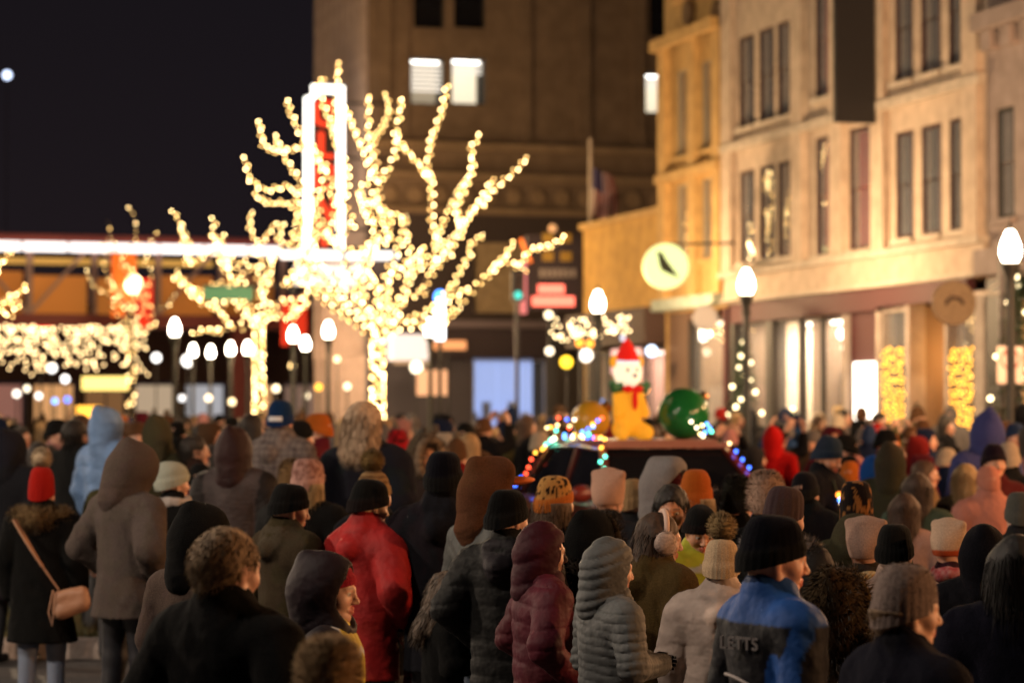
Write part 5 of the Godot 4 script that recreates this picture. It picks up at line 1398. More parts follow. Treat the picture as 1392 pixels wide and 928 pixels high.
func make_cloth_materials() -> void:
	for a in [["wool", 0.95, 0.02, 0.09, 26.0, 0.3], ["nylon", 0.66, 0.02, 0.03, 5.0, 0.7], ["knit", 0.95, 0.1, 0.2, 14.0, 0.35], ["fur", 0.9, 0.1, 0.1, 20.0, 0.1], ["denim", 0.9, 0.05, 0.3, 30.0, 0.06]]:
		var m := StandardMaterial3D.new()
		m.vertex_color_use_as_albedo = true
		m.roughness = a[1]
		m.rim_enabled = true
		m.rim = a[2]
		m.rim_tint = 0.6
		m.metallic_specular = 0.15 if a[0] != "nylon" else 0.3
		m.uv1_triplanar = true
		m.uv1_scale = Vector3.ONE * a[4] * 0.25
		m.heightmap_enabled = true
		m.heightmap_texture = noise_tex(a[3], 256, 3, hash(a[0]) % 100)
		m.heightmap_scale = a[5]
		m.albedo_texture = ramp_tex(a[3] * 0.6, 256, Color(0.72, 0.72, 0.72), Color(1, 1, 1), 7)
		M[a[0]] = m
	var s := StandardMaterial3D.new()
	s.vertex_color_use_as_albedo = true
	s.roughness = 0.5
	s.subsurf_scatter_enabled = true
	s.subsurf_scatter_strength = 0.12
	M["body"] = s
	var l := mat(Color(0.32, 0.16, 0.09), 0.55)
	M["leather"] = l
	var hm := StandardMaterial3D.new()
	hm.vertex_color_use_as_albedo = true
	hm.roughness = 0.7
	M["hair"] = hm

func make_head() -> void:
	var s := Sdf.new(Vector3(-0.11, -0.19, -0.15), Vector3(0.11, 0.14, 0.14), 0.0052)
	s.egg(Vector3(0, 0.028, 0.014), Vector3(0.077, 0.09, 0.099), 0.02)
	s.cap(Vector3(0, -0.005, -0.028), Vector3(0, -0.078, -0.044), 0.066, 0.042, 0.03)
	s.egg(Vector3(0, -0.098, -0.067), Vector3(0.02, 0.017, 0.017), 0.025)
	for q in [-1.0, 1.0]:
		s.egg(Vector3(q * 0.036, -0.03, -0.056), Vector3(0.032, 0.03, 0.03), 0.025)
		s.cap(Vector3(q * 0.06, -0.06, 0.0), Vector3(q * 0.03, -0.092, -0.05), 0.018, 0.014, 0.03)
		s.cap(Vector3(0, 0.016, -0.09), Vector3(q * 0.042, 0.02, -0.076), 0.01, 0.009, 0.016)
		s.egg(Vector3(q * 0.031, -0.002, -0.104), Vector3(0.019, 0.011, 0.014), 0.012, 0, true)
		s.egg(Vector3(q * 0.031, -0.002, -0.079), Vector3(0.013, 0.0115, 0.0125), 0.003, 3)
		s.cap(Vector3(q * 0.02, 0.008, -0.088), Vector3(q * 0.043, 0.006, -0.079), 0.005, 0.004, 0.006, 0)
	s.cap(Vector3(0, 0.008, -0.091), Vector3(0, -0.03, -0.112), 0.008, 0.0115, 0.014)
	for q in [-1.0, 1.0]:
		s.egg(Vector3(q * 0.012, -0.036, -0.1), Vector3(0.009, 0.008, 0.011), 0.008)
		s.cap(Vector3(0, -0.058, -0.0945), Vector3(q * 0.021, -0.064, -0.082), 0.0062, 0.004, 0.008, 1)
		s.cap(Vector3(0, -0.073, -0.092), Vector3(q * 0.018, -0.068, -0.082), 0.007, 0.004, 0.008, 1)
		s.cap(Vector3(q * 0.076, 0.008, 0.012), Vector3(q * 0.072, -0.036, 0.004), 0.017, 0.01, 0.006, 0, 2.2, 1.0)
		s.egg(Vector3(q * 0.088, -0.006, 0.006), Vector3(0.006, 0.016, 0.009), 0.006, 0, true)
	s.cap(Vector3(0, -0.06, 0.02), Vector3(0, -0.19, 0.03), 0.055, 0.058, 0.03)
	head_acc = Acc.new()
	var code := func(p: Vector3, tag: int, _n: Vector3) -> Color:
		if tag == 3 and p.z < -0.084 and absf(p.y + 0.002) < 0.0075:
			return Color(0.2 if Vector2(absf(p.x) - 0.031, p.y + 0.002).length() < 0.0058 else 0.3, 0, 0)
		if tag == 1 and p.z < -0.086:
			return Color(0.1, 0, 0)
		if p.z < -0.07 and absf(absf(p.x) - 0.031) < 0.019 and absf(p.y - 0.024 + 0.12 * absf(absf(p.x) - 0.03)) < 0.0045:
			return Color(0.4, 0, 0)
		return Color(0, 0, 0)
	s.emit(head_acc, code)

func make_hand() -> void:                                # a relaxed right hand hanging from its wrist at the origin, palm towards -x
	var s := Sdf.new(Vector3(-0.06, -0.2, -0.07), Vector3(0.04, 0.03, 0.06), 0.005)
	s.cap(Vector3(0, 0.02, 0), Vector3(0, -0.015, 0), 0.025, 0.026, 0.01, 0, 1.25, 1.0)
	for f in 4:
		var z := -0.03 + f * 0.02
		s.cap(Vector3(0, -0.02, z * 0.7), Vector3(-0.002, -0.088, z), 0.016, 0.0125, 0.016)
		var l: float = [0.9, 1.0, 0.95, 0.75][f]
		var a := Vector3(-0.002, -0.09, z)
		var b := a + Vector3(-0.012, -0.04, 0) * l
		var c := b + Vector3(-0.02, -0.022, 0) * l
		var e := c + Vector3(-0.018, -0.006, 0) * l
		s.cap(a, b, 0.0098, 0.0088, 0.004)
		s.cap(b, c, 0.0088, 0.008, 0.003)
		s.cap(c, e, 0.008, 0.0068, 0.003)
	s.cap(Vector3(-0.004, -0.025, -0.022), Vector3(-0.014, -0.062, -0.044), 0.015, 0.0115, 0.012)
	s.cap(Vector3(-0.014, -0.062, -0.044), Vector3(-0.022, -0.095, -0.046), 0.0112, 0.0085, 0.003)
	hand_acc = Acc.new()
	s.emit(hand_acc, func(_p, _t, _n): return Color.WHITE)

func head_into(into: Acc, xf: Transform3D, skin: Color, brow: Color) -> void:
	var k := into.v.size()
	for q in head_acc.v.size():
		into.v.append(xf * head_acc.v[q])
		into.n.append((xf.basis * head_acc.n[q]).normalized())
		var code := int(round(head_acc.c[q].r * 10.0))
		var c := skin
		match code:
			1: c = Color(skin.r * 0.85, skin.g * 0.45, skin.b * 0.45)
			2: c = Color(0.02, 0.014, 0.01)
			3: c = Color(0.55, 0.5, 0.45)
			4: c = brow.lerp(skin, 0.35)
		into.c.append(c)
	for q in head_acc.i:
		into.i.append(q + k)

# thin hairs standing on a surface
func fuzz(src: Acc, dst: Acc, count: int, length: float, width: float, c0: Color, c1: Color, droop := Vector3.ZERO, keep = null) -> void:
	var tris := src.i.size() / 3
	if tris == 0:
		return
	for q in count:
		var k := rng.randi() % tris
		var a := src.i[k * 3]
		var b := src.i[k * 3 + 1]
		var d := src.i[k * 3 + 2]
		var u := rng.randf()
		var w := rng.randf() * (1.0 - u)
		var p := src.v[a] * (1 - u - w) + src.v[b] * u + src.v[d] * w
		if keep != null and not keep.call(p):
			continue
		var n := (src.n[a] + Vector3(rng.randf() - 0.5, rng.randf() - 0.5, rng.randf() - 0.5) * 0.9 + droop).normalized()
		var side := n.cross(Vector3(rng.randf() - 0.5, rng.randf() - 0.5, rng.randf() - 0.5)).normalized() * width
		var l := length * (0.5 + rng.randf() * 0.7)
		var col := c0.lerp(c1, rng.randf())
		var m := p + n * l * 0.55 + droop * l * 0.15
		var e := p + n * l + droop * l * 0.5
		var i0 := dst.v.size()
		dst.v.append(p - side); dst.v.append(p + side); dst.v.append(m - side * 0.7); dst.v.append(m + side * 0.7); dst.v.append(e)
		for z in 5:
			dst.n.append(src.n[a].lerp(n, 0.12).normalized())
			dst.c.append(col)
		for z in [0, 1, 2, 1, 3, 2, 2, 3, 4]:
			dst.i.append(i0 + z)

func paint_of(style: String, base: Color, second: Color) -> Callable:
	match style:
		"leopard":
			return func(p: Vector3) -> Color:
				var a := nz_spot.get_noise_3dv(p * 55.0)
				return Color(0.022, 0.014, 0.01) if a > 0.2 else base.lerp(second, clampf(0.5 + nz_fold.get_noise_3dv(p * 9.0), 0.0, 1.0))
		"camo":
			return func(p: Vector3) -> Color:
				var a := nz_spot.get_noise_3dv(p * 34.0)
				return base if a > 0.12 else second
		"mottle":
			return func(p: Vector3) -> Color:
				return base.lerp(second, clampf(0.5 + 1.6 * nz_spot.get_noise_3dv(p * 40.0), 0.0, 1.0))
		"check":
			return func(p: Vector3) -> Color:
				var k := (int(floor(p.x / 0.035)) + int(floor(p.y / 0.035)) + int(floor(p.z / 0.035))) & 1
				return base if k else second
		"plaid":
			return func(p: Vector3) -> Color:
				var k := int(fposmod(p.y, 0.05) < 0.012) + int(fposmod(p.x, 0.05) < 0.012) + int(fposmod(p.z, 0.05) < 0.012)
				return base.lerp(second, 0.45 * k)
		"stripes":
			return func(p: Vector3) -> Color:
				return base if fposmod(p.y, 0.03) < 0.017 else second
		"sport":
			return func(p: Vector3) -> Color:
				if p.y > 1.4:
					return second
				if p.x > 0.1:
					var e := Vector2((p.z + 0.0) / 0.088, (p.y - 1.15) / 0.27).length()
					if p.z > 0.0 and e > 0.75 and e < 1.22:
						return second
				if p.y < 0.98:
					return second
				return base
		"hivis":
			return func(p: Vector3) -> Color:
				if p.z < -0.035 and absf(p.x) < 0.15 and p.y > 1.0:
					return Color(0.5, 0.5, 0.5) if fposmod(p.y + absf(p.x) * 0.5, 0.17) < 0.03 else second
				return base
		"hivis_all":
			return func(p: Vector3) -> Color:
				return Color(0.45, 0.45, 0.45) if fposmod(p.y + absf(p.x) * 0.3, 0.2) < 0.035 else base
	return func(p: Vector3) -> Color:
		return base * (0.9 + 0.2 * nz_fold.get_noise_3dv(p * 3.0))

# ---- headwear, all in the head's own axes (origin at the middle of the head, face towards -z)
func beanie(hat: Dictionary) -> Acc:
	var a := Acc.new()
	var paint := paint_of(hat.get("paint", ""), hat.c, hat.get("c2", hat.c))
	var cuffc: Color = hat.get("cuff", hat.c)
	var top: float = hat.get("top", 0.138)
	var ribs: int = hat.get("ribs", 26)
	var slouch: float = hat.get("slouch", 0.0)
	var seg := 72
	var rings := 22
	var k := a.v.size()
	for q in rings + 1:
		var u := float(q) / rings
		for s in seg + 1:
			var th := TAU * s / seg
			var front := -sin(th)                        # 1 at the face
			var yb: float = -0.012 + 0.036 * front + hat.get("low", 0.0)
			var f := u * PI / 2
			var r: float = pow(maxf(cos(f), 0.0), hat.get("full", 0.62))
			var y: float = yb + (top - yb) * pow(sin(f), 1.05)
			var grow := 1.0 + 0.05 * sin(clampf(u * 2.4, 0, PI)) + slouch * sin(PI * clampf(u, 0, 1)) * 0.25
			var thick := 0.0
			if hat.get("fold", true) and u < 0.26:
				thick = 0.008 * (1.0 - pow(u / 0.26, 8.0))
			var rib: float = (0.0022 if u >= 0.26 else 0.003) * cos(th * ribs) * (1.0 - u * 0.6)
			var lump: float = 0.006 * nz_fold.get_noise_3d(cos(th) * 1.6 + hat.get("seed", 0.0), y * 22.0, sin(th) * 1.6)
			var rx := (0.0865 + thick + rib + lump) * r * grow
			var rz := (0.1065 + thick + rib + lump) * r * grow
			var p := Vector3(cos(th) * rx, y, 0.012 + sin(th) * rz + slouch * 0.05 * u * u)
			a.v.append(p)
			a.n.append(Vector3.UP)
			a.c.append(cuffc if hat.get("fold", true) and u < 0.25 else paint.call(p))
	for q in rings:
		for s in seg:
			var i0 := k + q * (seg + 1) + s
			a.i.append(i0); a.i.append(i0 + 1); a.i.append(i0 + seg + 1)
			a.i.append(i0 + 1); a.i.append(i0 + seg + 2); a.i.append(i0 + seg + 1)
	smooth(a)
	return a

func smooth(a: Acc) -> void:                              # area-weighted normals
	var sum := {}
	for q in a.n.size():
		a.n[q] = Vector3.ZERO
	for q in a.i.size() / 3:
		var x := a.i[q * 3]
		var y := a.i[q * 3 + 1]
		var z := a.i[q * 3 + 2]
		var n := (a.v[z] - a.v[x]).cross(a.v[y] - a.v[x])
		for w in [x, y, z]:
			var key := Vector3i((a.v[w] * 4000.0).round())
			sum[key] = sum.get(key, Vector3.ZERO) + n
	for q in a.n.size():
		var n: Vector3 = sum.get(Vector3i((a.v[q] * 4000.0).round()), Vector3.UP)
		a.n[q] = n.normalized() if n.length_squared() > 1e-16 else Vector3.UP

func eared_hat(hat: Dictionary) -> Acc:                  # a soft hat whose flat top ends in two corners
	var s := Sdf.new(Vector3(-0.16, -0.06, -0.15), Vector3(0.16, 0.26, 0.18), 0.011)
	s.egg(Vector3(0, 0.03, 0.012), Vector3(0.094, 0.105, 0.114), 0.02)
	s.cap(Vector3(-0.092, 0.17, 0.0), Vector3(0.092, 0.17, 0.0), 0.024, 0.024, 0.05)
	s.cap(Vector3(-0.055, 0.115, 0.005), Vector3(0.055, 0.115, 0.005), 0.05, 0.05, 0.05)
	s.cap(Vector3(0, 0.08, 0.01), Vector3(0, 0.15, 0.0), 0.085, 0.05, 0.05, 0, 1.0, 1.1)
	s.floor_at(-0.02)
	s.bend(func(p): return 0.006 * nz_fold.get_noise_3dv(p * 14.0))
	var a := Acc.new()
	var c: Color = hat.c
	var c2: Color = hat.get("cuff", hat.c)
	s.emit(a, func(p, _t, _n): return c2 if p.y < 0.022 else c)
	return a

func hood_shape(w: Dictionary, cell: float) -> Acc:
	var s := Sdf.new(Vector3(-0.2, -0.27, -0.2), Vector3(0.2, 0.3, 0.24), cell)
	var big: float = w.get("big", 1.0)
	var z: float = w.get("back", 0.012)
	s.egg(Vector3(0, 0.012, z), Vector3(0.106, 0.143, 0.132) * big, 0.03)
	s.cap(Vector3(0, -0.02, z + 0.03), Vector3(0, -0.17, 0.05), 0.105 * big, 0.105, 0.05)
	s.cap(Vector3(-0.05, -0.14, -0.03), Vector3(0.05, -0.14, -0.03), 0.07, 0.07, 0.05)
	var drop := Vector3(0, w.get("bump", 0.1), 0.085)
	if not w.has("quilt") and not w.has("square"):
		s.cap(drop, drop + Vector3(0, 0.03, 0.02), 0.045, 0.03, 0.06)
		s.cap(Vector3(0, 0.1, -0.09), Vector3(0, 0.14, 0.03), 0.012, 0.012, 0.02)
	var peak: float = w.get("peak", 0.0)
	if peak > 0:
		s.cap(Vector3(0, 0.09, 0.03), Vector3(0, 0.15 + peak, 0.06), 0.085, 0.03, 0.05)
	if w.get("square", false):
		s.cap(Vector3(-0.055, 0.125, -0.05), Vector3(0.055, 0.125, -0.05), 0.035, 0.035, 0.07)
		s.cap(Vector3(0, 0.128, -0.05), Vector3(0, 0.135, 0.085), 0.04, 0.04, 0.06)
	var quilt: float = w.get("quilt", 0.0)
	if quilt > 0:
		s.bend(func(p): return 0.009 * (1.0 - pow(absf(sin(PI * (p.y + 0.45 * p.z + 0.012 * nz_fold.get_noise_3dv(p * 12.0)) / quilt)), 0.8)) + 0.0028 * nz_fine.get_noise_3d(p.x * 14 + p.y * 9, p.y * 24, p.z * 14))
	else:
		var sd := float(used_names["person"]) * 5.1
		s.bend(func(p): return 0.011 * nz_fold.get_noise_3d(p.x * 8 + sd, p.y * 6, p.z * 8) + 0.013 * clampf(-(p.y + 0.02) * 12.0, 0.15, 1.0) * (absf(nz_fold.get_noise_3d(p.x * 6 + sd, p.y * 22 + p.z * 12, p.z * 6)) - 0.2) + 0.0015 * nz_fine.get_noise_3dv(p * 20.0))
	var fz: float = w.get("open", -0.145)
	s.egg(Vector3(0, -0.012, fz), Vector3(0.082, 0.125, 0.115), 0.015, 1, true)
	s.egg(Vector3(0, -0.01, -0.03), Vector3(0.083, 0.118, 0.11), 0.01, 1, true)
	if w.get("side", false):
		s.egg(Vector3(0, -0.022, -0.165), Vector3(0.2, 0.112, 0.118), 0.02, 1, true)
	var a := Acc.new()
	var paint := paint_of(w.get("paint", ""), w.c, w.get("c2", w.c))
	var move := Transform3D(Basis(), Vector3(0, -w.get("drop", 0.0), 0))
	s.emit(a, func(p, _t, _n): return paint.call(p), move)
	if w.get("shag", 0) > 0:
		var fc: Color = w.c
		fuzz(a, a, w.shag, 0.05, 0.002, fc * 1.3, fc * 0.4, Vector3(0, -0.5, 0.2))
	return a

func hair_shape(w: Dictionary) -> Acc:
	var lo: float = w.get("long", 0.0)
	var s := Sdf.new(Vector3(-0.2, -0.2 - lo, -0.17), Vector3(0.2, 0.2, 0.24), 0.009)
	var big: float = w.get("big", 1.0)
	s.egg(Vector3(0, 0.034, 0.018), Vector3(0.086, 0.096, 0.107) * big, 0.02)
	if lo > 0:
		s.cap(Vector3(0, 0.0, 0.05), Vector3(0, -0.1 - lo, 0.075), 0.09 * big, w.get("tip", 0.07) * big, 0.03, 0, 0.85, 1.4)
		for q in [-1.0, 1.0]:
			s.cap(Vector3(q * 0.07, 0.03, 0.01), Vector3(q * 0.085 * big, -0.1 - lo * 0.9, 0.02), 0.035 * big, 0.035 * big, 0.03)
	else:
		s.cap(Vector3(0, 0.0, 0.05), Vector3(0, -0.055, 0.055), 0.075, 0.05, 0.03)
	var wave: float = w.get("wave", 0.005)
	s.bend(func(p): return wave * nz_fine.get_noise_3d(p.x * 26, p.y * 7, p.z * 26) + wave * 0.8 * nz_fold.get_noise_3dv(p * 16.0))
	s.egg(Vector3(0, -0.03, -0.12), Vector3(0.072, 0.098, 0.1), 0.012, 0, true)
	if w.get("under", false):
		s.egg(Vector3(0, 0.13, 0.01), Vector3(0.3, 0.135, 0.3), 0.004, 0, true)
	if lo <= 0:
		for q in [-1.0, 1.0]:
			s.egg(Vector3(q * 0.085, -0.035, -0.01), Vector3(0.03, 0.05, 0.035), 0.01, 0, true)
	var base: Color = w.c
	var c2: Color = w.get("c2", base * 0.6)
	var a := Acc.new()
	s.emit(a, func(p, _t, _n): return base.lerp(c2, clampf(0.5 + nz_fine.get_noise_3d(p.x * 40, p.y * 6, p.z * 40), 0, 1)))
	var b := Acc.new()
	b.add(a, Transform3D())
	fuzz(a, b, int(w.get("strands", 900)), w.get("strand", 0.03) * 1.6, 0.0011, base, c2, Vector3(0, w.get("fall", -2.6), 0.3))
	return b

func limb(pose: String, q: float) -> Array:              # elbow and wrist of one arm
	match pose:
		"pocket": return [Vector3(q * 0.305, 1.15, 0.085), Vector3(q * 0.2, 0.97, -0.11)]
		"front": return [Vector3(q * 0.275, 1.14, 0.0), Vector3(q * 0.09, 1.13, -0.25)]
		"phone": return [Vector3(q * 0.25, 1.22, -0.13), Vector3(q * 0.1, 1.43, -0.3)]
		"raise": return [Vector3(q * 0.27, 1.45, -0.16), Vector3(q * 0.16, 1.7, -0.27)]
	return [Vector3(q * 0.265, 1.135, 0.025), Vector3(q * 0.265, 0.885, -0.06)]

func person(d: Dictionary) -> Node3D:
	var cell: float = d.get("cell", 0.0155)
	var hat: Dictionary = d.get("hat", {})
	var hood: Dictionary = d.get("hood", {})
	var hair: Dictionary = d.get("hair", {})
	var extra := 0.0
	if hat:
		extra = maxf(hat.get("top", 0.138), 0.138) - 0.1175 if hat.get("kind", "") != "eared" else 0.07
		if hat.has("pom"):
			extra += hat.pom * 1.5
	if hood:
		extra = maxf(extra, (0.05 if not hood.has("square") else 0.06) * hood.get("big", 1.0) + hood.get("peak", 0.0) * 0.95)
	if hair:
		extra = maxf(extra, 0.015)
	var g: float = d.get("g", 0.0)
	var tall: float = d.get("tall", 0.0)
	var at: Vector3 = d.pos if d.has("pos") else pt(d.x, d.y, d.d)
	if tall <= 0.0:
		tall = (at.y - g) / (1.0 + extra / 1.75)
	var sc := tall / 1.75
	var node := thing("person", d.label, "person", Vector3(at.x, g, at.z), -deg_to_rad(d.get("yaw", 0.0)), d.get("group", ""))
	var xf := Transform3D(Basis().scaled(Vector3.ONE * sc), Vector3.ZERO)
	var child: bool = tall < 1.35
	var head_sc := minf(1.0 / sc * 0.98, 1.3) if child else 1.1
	# --- head placing
	var hx := Transform3D(Basis.from_euler(Vector3(-deg_to_rad(d.get("bow", 0.0)), -deg_to_rad(d.get("turn", 0.0)), deg_to_rad(d.get("tilt", 0.0)))), Vector3(0, 1.468, 0.005)) * Transform3D(Basis().scaled(Vector3.ONE * head_sc), Vector3(0, 0.1325 * head_sc, 0))
	var low := Vector3(0, -d.get("crouch", 0.0), 0)
	# --- body
	var legs: Color = d.get("legs", lin(0.02, 0.02, 0.025))
	var b := Sdf.new(Vector3(-0.42, 0.0, -0.4), Vector3(0.42, 1.6, 0.22), 0.024)
	var walk: float = d.get("stride", 0.04)
	for q in [-1.0, 1.0]:
		b.cap(Vector3(q * 0.085, 0.92, 0.0), Vector3(q * 0.105, 0.49, -0.02 - q * walk * 0.4), 0.1, 0.072, 0.04, 0)
		b.cap(Vector3(q * 0.105, 0.49, -0.02 - q * walk * 0.4), Vector3(q * 0.11, 0.09, 0.01 - q * walk), 0.074, 0.06, 0.03, 0)
		b.cap(Vector3(q * 0.11, 0.045, 0.03 - q * walk), Vector3(q * 0.12, 0.042, -0.14 - q * walk), 0.042, 0.038, 0.02, 1)
		var arm := limb(d.get("arms", "down"), q)
		b.cap(Vector3(q * 0.18, 1.39, 0), arm[0], 0.05, 0.042, 0.03, 2)
		b.cap(arm[0], arm[1], 0.042, 0.032, 0.02, 2)
	b.cap(Vector3(0, 0.95, 0), Vector3(0, 1.34, 0), 0.12, 0.14, 0.05, 2, 0.85, 1.2)
	b.cap(Vector3(0, 1.36, 0), Vector3(0, 1.5, 0.015), 0.07, 0.05, 0.05, 2)
	b.floor_at(0.004)
	var bm := Acc.new()
	var skin: Color = d.get("skin", lin(0.52, 0.29, 0.2))
	var shirt: Color = d.get("shirt", lin(0.05, 0.05, 0.05))
	b.emit(bm, func(_p, t, _n): return legs if t == 0 else (lin(0.03, 0.025, 0.02) if t == 1 else shirt), xf)
	head_into(bm, xf * hx, skin, hair.get("c", lin(0.05, 0.03, 0.02)))
	var glove: Color = d.get("glove", skin)
	for q in [-1.0, 1.0]:
		var arm := limb(d.get("arms", "down"), q)
		var fore: Vector3 = (arm[1] - arm[0]).normalized()
		var bas := Basis(Vector3(1, 0, 0), -fore, Vector3(0, 0, 1))
		var z := bas.x.cross(bas.y).normalized()
		bas = Basis(bas.y.cross(z).normalized() * q, -fore, z)
		bm.add(hand_acc, xf * Transform3D(bas, arm[1] + fore * 0.015), glove)
	part(node, "body", bm.mesh(M.body))
	# --- coat
	var coat: Dictionary = d.coat
	var p: float = coat.get("thick", 0.03)
	var hem: float = coat.get("hem", 0.82)
	var flare: float = coat.get("flare", 0.0)
	var c := Sdf.new(Vector3(-0.5, hem - 0.06, -0.42), Vector3(0.5, 1.68, 0.34), cell)
	c.cap(Vector3(0, hem, 0), Vector3(0, 1.04, 0), 0.165 + p + flare, 0.15 + p, 0.04, 0, 1.0, 1.3)
	c.cap(Vector3(0, 1.04, 0), Vector3(0, 1.29, 0), 0.15 + p, 0.165 + p, 0.04, 0, 1.0, 1.3)
	c.cap(Vector3(-0.14, 1.372, 0.0), Vector3(0.14, 1.372, 0.0), 0.078 + p, 0.078 + p, 0.06, 0, 1.0, 1.05)
	c.cap(Vector3(0, 1.4, 0.012), Vector3(0, 1.5 + coat.get("collar", 0.0), 0.015), 0.085 + p * 0.9, 0.076 + p * 0.65, 0.045, 2)
	for q in [-1.0, 1.0]:
		var arm := limb(d.get("arms", "down"), q)
		c.cap(Vector3(q * 0.2, 1.37, 0.0), arm[0], 0.06 + p, 0.05 + p * 0.9, 0.025, 3)
		c.cap(arm[0], arm[1], 0.05 + p * 0.9, 0.04 + p * 0.6, 0.02, 3)
	if coat.get("hood_down", false):
		c.cap(Vector3(-0.085, 1.44, 0.05), Vector3(0, 1.37, 0.15), 0.055, 0.062, 0.04, 4)
		c.cap(Vector3(0.085, 1.44, 0.05), Vector3(0, 1.37, 0.15), 0.055, 0.062, 0.04, 4)
		c.cap(Vector3(-0.06, 1.48, 0.1), Vector3(0.06, 1.48, 0.1), 0.035, 0.035, 0.04, 4)
	var pitch: float = coat.get("quilt", 0.0)
	var sd := float(used_names["person"]) * 3.7
	if pitch > 0:
		var puff: float = coat.get("puff", 0.011)
		c.bend(func(v): return puff * (0.6 + 0.7 * nz_fold.get_noise_3dv(v * 9.0 + Vector3.ONE * sd)) * (1.0 - pow(absf(sin(PI * (v.y + 0.012 * sin(v.x * 7.0) + 0.1 * absf(v.x) * absf(v.x) + 0.03 * nz_fold.get_noise_3dv(v * 5.0)) / pitch)), 0.7)) + 0.0035 * nz_fine.get_noise_3d(v.x * 13 + v.y * 8 + sd, v.y * 22, v.z * 13) + 0.006 * nz_fold.get_noise_3dv(v * 7.0) + 0.0045 * nz_fine.get_noise_3d(v.x * 24 + sd + v.y * 9, v.y * 7, v.z * 24))
	else:
		var am: float = coat.get("folds", 0.02)
		c.bend(func(v): return am * nz_fold.get_noise_3d(v.x * 7 + sd, v.y * 4.0 + absf(v.x) * 3.0, v.z * 7) + am * 0.9 * (absf(nz_fold.get_noise_3d(v.x * 9 + sd, v.y * 11 + v.x * 9.0, v.z * 9)) - 0.2) + am * 0.28 * (absf(nz_fine.get_noise_3d(v.x * 5 + sd, v.y * 9 + v.x * 6, v.z * 5)) - 0.25))
	c.egg(Vector3(0, 1.6 + coat.get("collar", 0.0), -0.005), Vector3(0.066, 0.085, 0.074), 0.008, 2, true)
	c.floor_at(hem)
	var cm := Acc.new()
	var base: Color = coat.c
	var paint := paint_of(coat.get("paint", ""), base, coat.get("c2", base))
	var sleeve: Color = coat.get("sleeve", Color(-1, 0, 0))
	var hc: Color = coat.get("hood_c", Color(-1, 0, 0))
	c.emit(cm, func(v, t, _n): return sleeve if t == 3 and sleeve.r >= 0 else (hc if t == 4 and hc.r >= 0 else paint.call(v)), xf)
	part(node, "coat", cm.mesh(M[coat.get("m", "wool")]))
	# --- headwear
	if hood:
		var hs := hood_shape(hood, minf(cell, 0.013))
		var hm := Acc.new()
		hm.add(hs, xf * hx)
		part(node, "hood", hm.mesh(M[hood.get("m", coat.get("m", "wool"))]))
		if hood.has("fur"):
			var fm := Acc.new()
			var ring := Acc.new()
			var path := []
			for s in 17:
				var a := TAU * s / 16
				path.append(Vector3(sin(a) * 0.095, -0.01 + cos(a) * 0.135, -0.085))
			var rad := []
			rad.resize(17)
			rad.fill(0.028)
			ring.tube(path, rad, 8, hood.fur)
			var f2 := Acc.new()
			f2.add(ring, Transform3D())
			fuzz(ring, f2, 2600, 0.05, 0.0016, hood.fur, hood.fur * 0.45)
			fm.add(f2, xf * hx)
			part(node, "fur_trim", fm.mesh(M.fur))
	if hair:
		hair.under = not hat.is_empty()
		var hm := Acc.new()
		hm.add(hair_shape(hair), xf * hx)
		part(node, "hair", hm.mesh(M.hair))
	if hat:
		var ha := eared_hat(hat) if hat.get("kind", "") == "eared" else beanie(hat)
		var hm := Acc.new()
		if hat.get("fuzzy", 0) > 0:
			var base_c: Color = hat.c
			fuzz(ha, ha, hat.fuzzy, hat.get("nap", 0.02), 0.0012, base_c, base_c * 0.55)
		hm.add(ha, xf * hx)
		var hn := part(node, "hat", hm.mesh(M[hat.get("m", "knit")]))
		if hat.has("pom"):
			var pc: Color = hat.get("pom_c", hat.c)
			var pc2: Color = pc
			var core := Acc.new()
			core.ball(Vector3(0, hat.top + hat.pom * 0.72, 0.012), Vector3.ONE * hat.pom * 0.76, 8, 12, pc)
			var pm := Acc.new()
			pm.add(core, Transform3D())
			fuzz(core, pm, 3000, hat.pom * 0.36, 0.0011, pc, pc2)
			var pm2 := Acc.new()
			pm2.add(pm, xf * hx)
			part(hn, "pompom", pm2.mesh(M.fur))
	if coat.has("fur"):
		var f0 := Sdf.new(Vector3(-0.34, 1.25, -0.25), Vector3(0.32, 1.62, 0.28), 0.014)
		f0.cap(Vector3(-0.16, 1.43, 0.02), Vector3(0, 1.43, 0.135), 0.07, 0.075, 0.04)
		f0.cap(Vector3(0.16, 1.43, 0.02), Vector3(0, 1.43, 0.135), 0.07, 0.075, 0.04)
		f0.cap(Vector3(-0.16, 1.43, 0.02), Vector3(-0.06, 1.4, -0.13), 0.06, 0.05, 0.04)
		f0.cap(Vector3(0.16, 1.43, 0.02), Vector3(0.06, 1.4, -0.13), 0.06, 0.05, 0.04)
		var fs := Acc.new()
		var fc: Color = coat.fur
		f0.emit(fs, func(_p, _t, _n): return fc * 0.5)
		var fm := Acc.new()
		fm.add(fs, Transform3D())
		fuzz(fs, fm, 6000, 0.05, 0.0018, fc * 1.25, fc * 0.5, Vector3(0, -0.1, 0.1))
		var f2 := Acc.new()
		f2.add(fm, xf)
		part(node, "fur_collar", f2.mesh(M.fur))
	if coat.get("shag", 0) > 0:
		var fm := Acc.new()
		var fc: Color = coat.c
		fuzz(cm, fm, coat.shag, 0.05, 0.002, fc, fc * 0.35, Vector3(0, -0.6, 0), func(v): return v.y > 0.95 * sc)
		part(node, "fur", fm.mesh(M.fur))
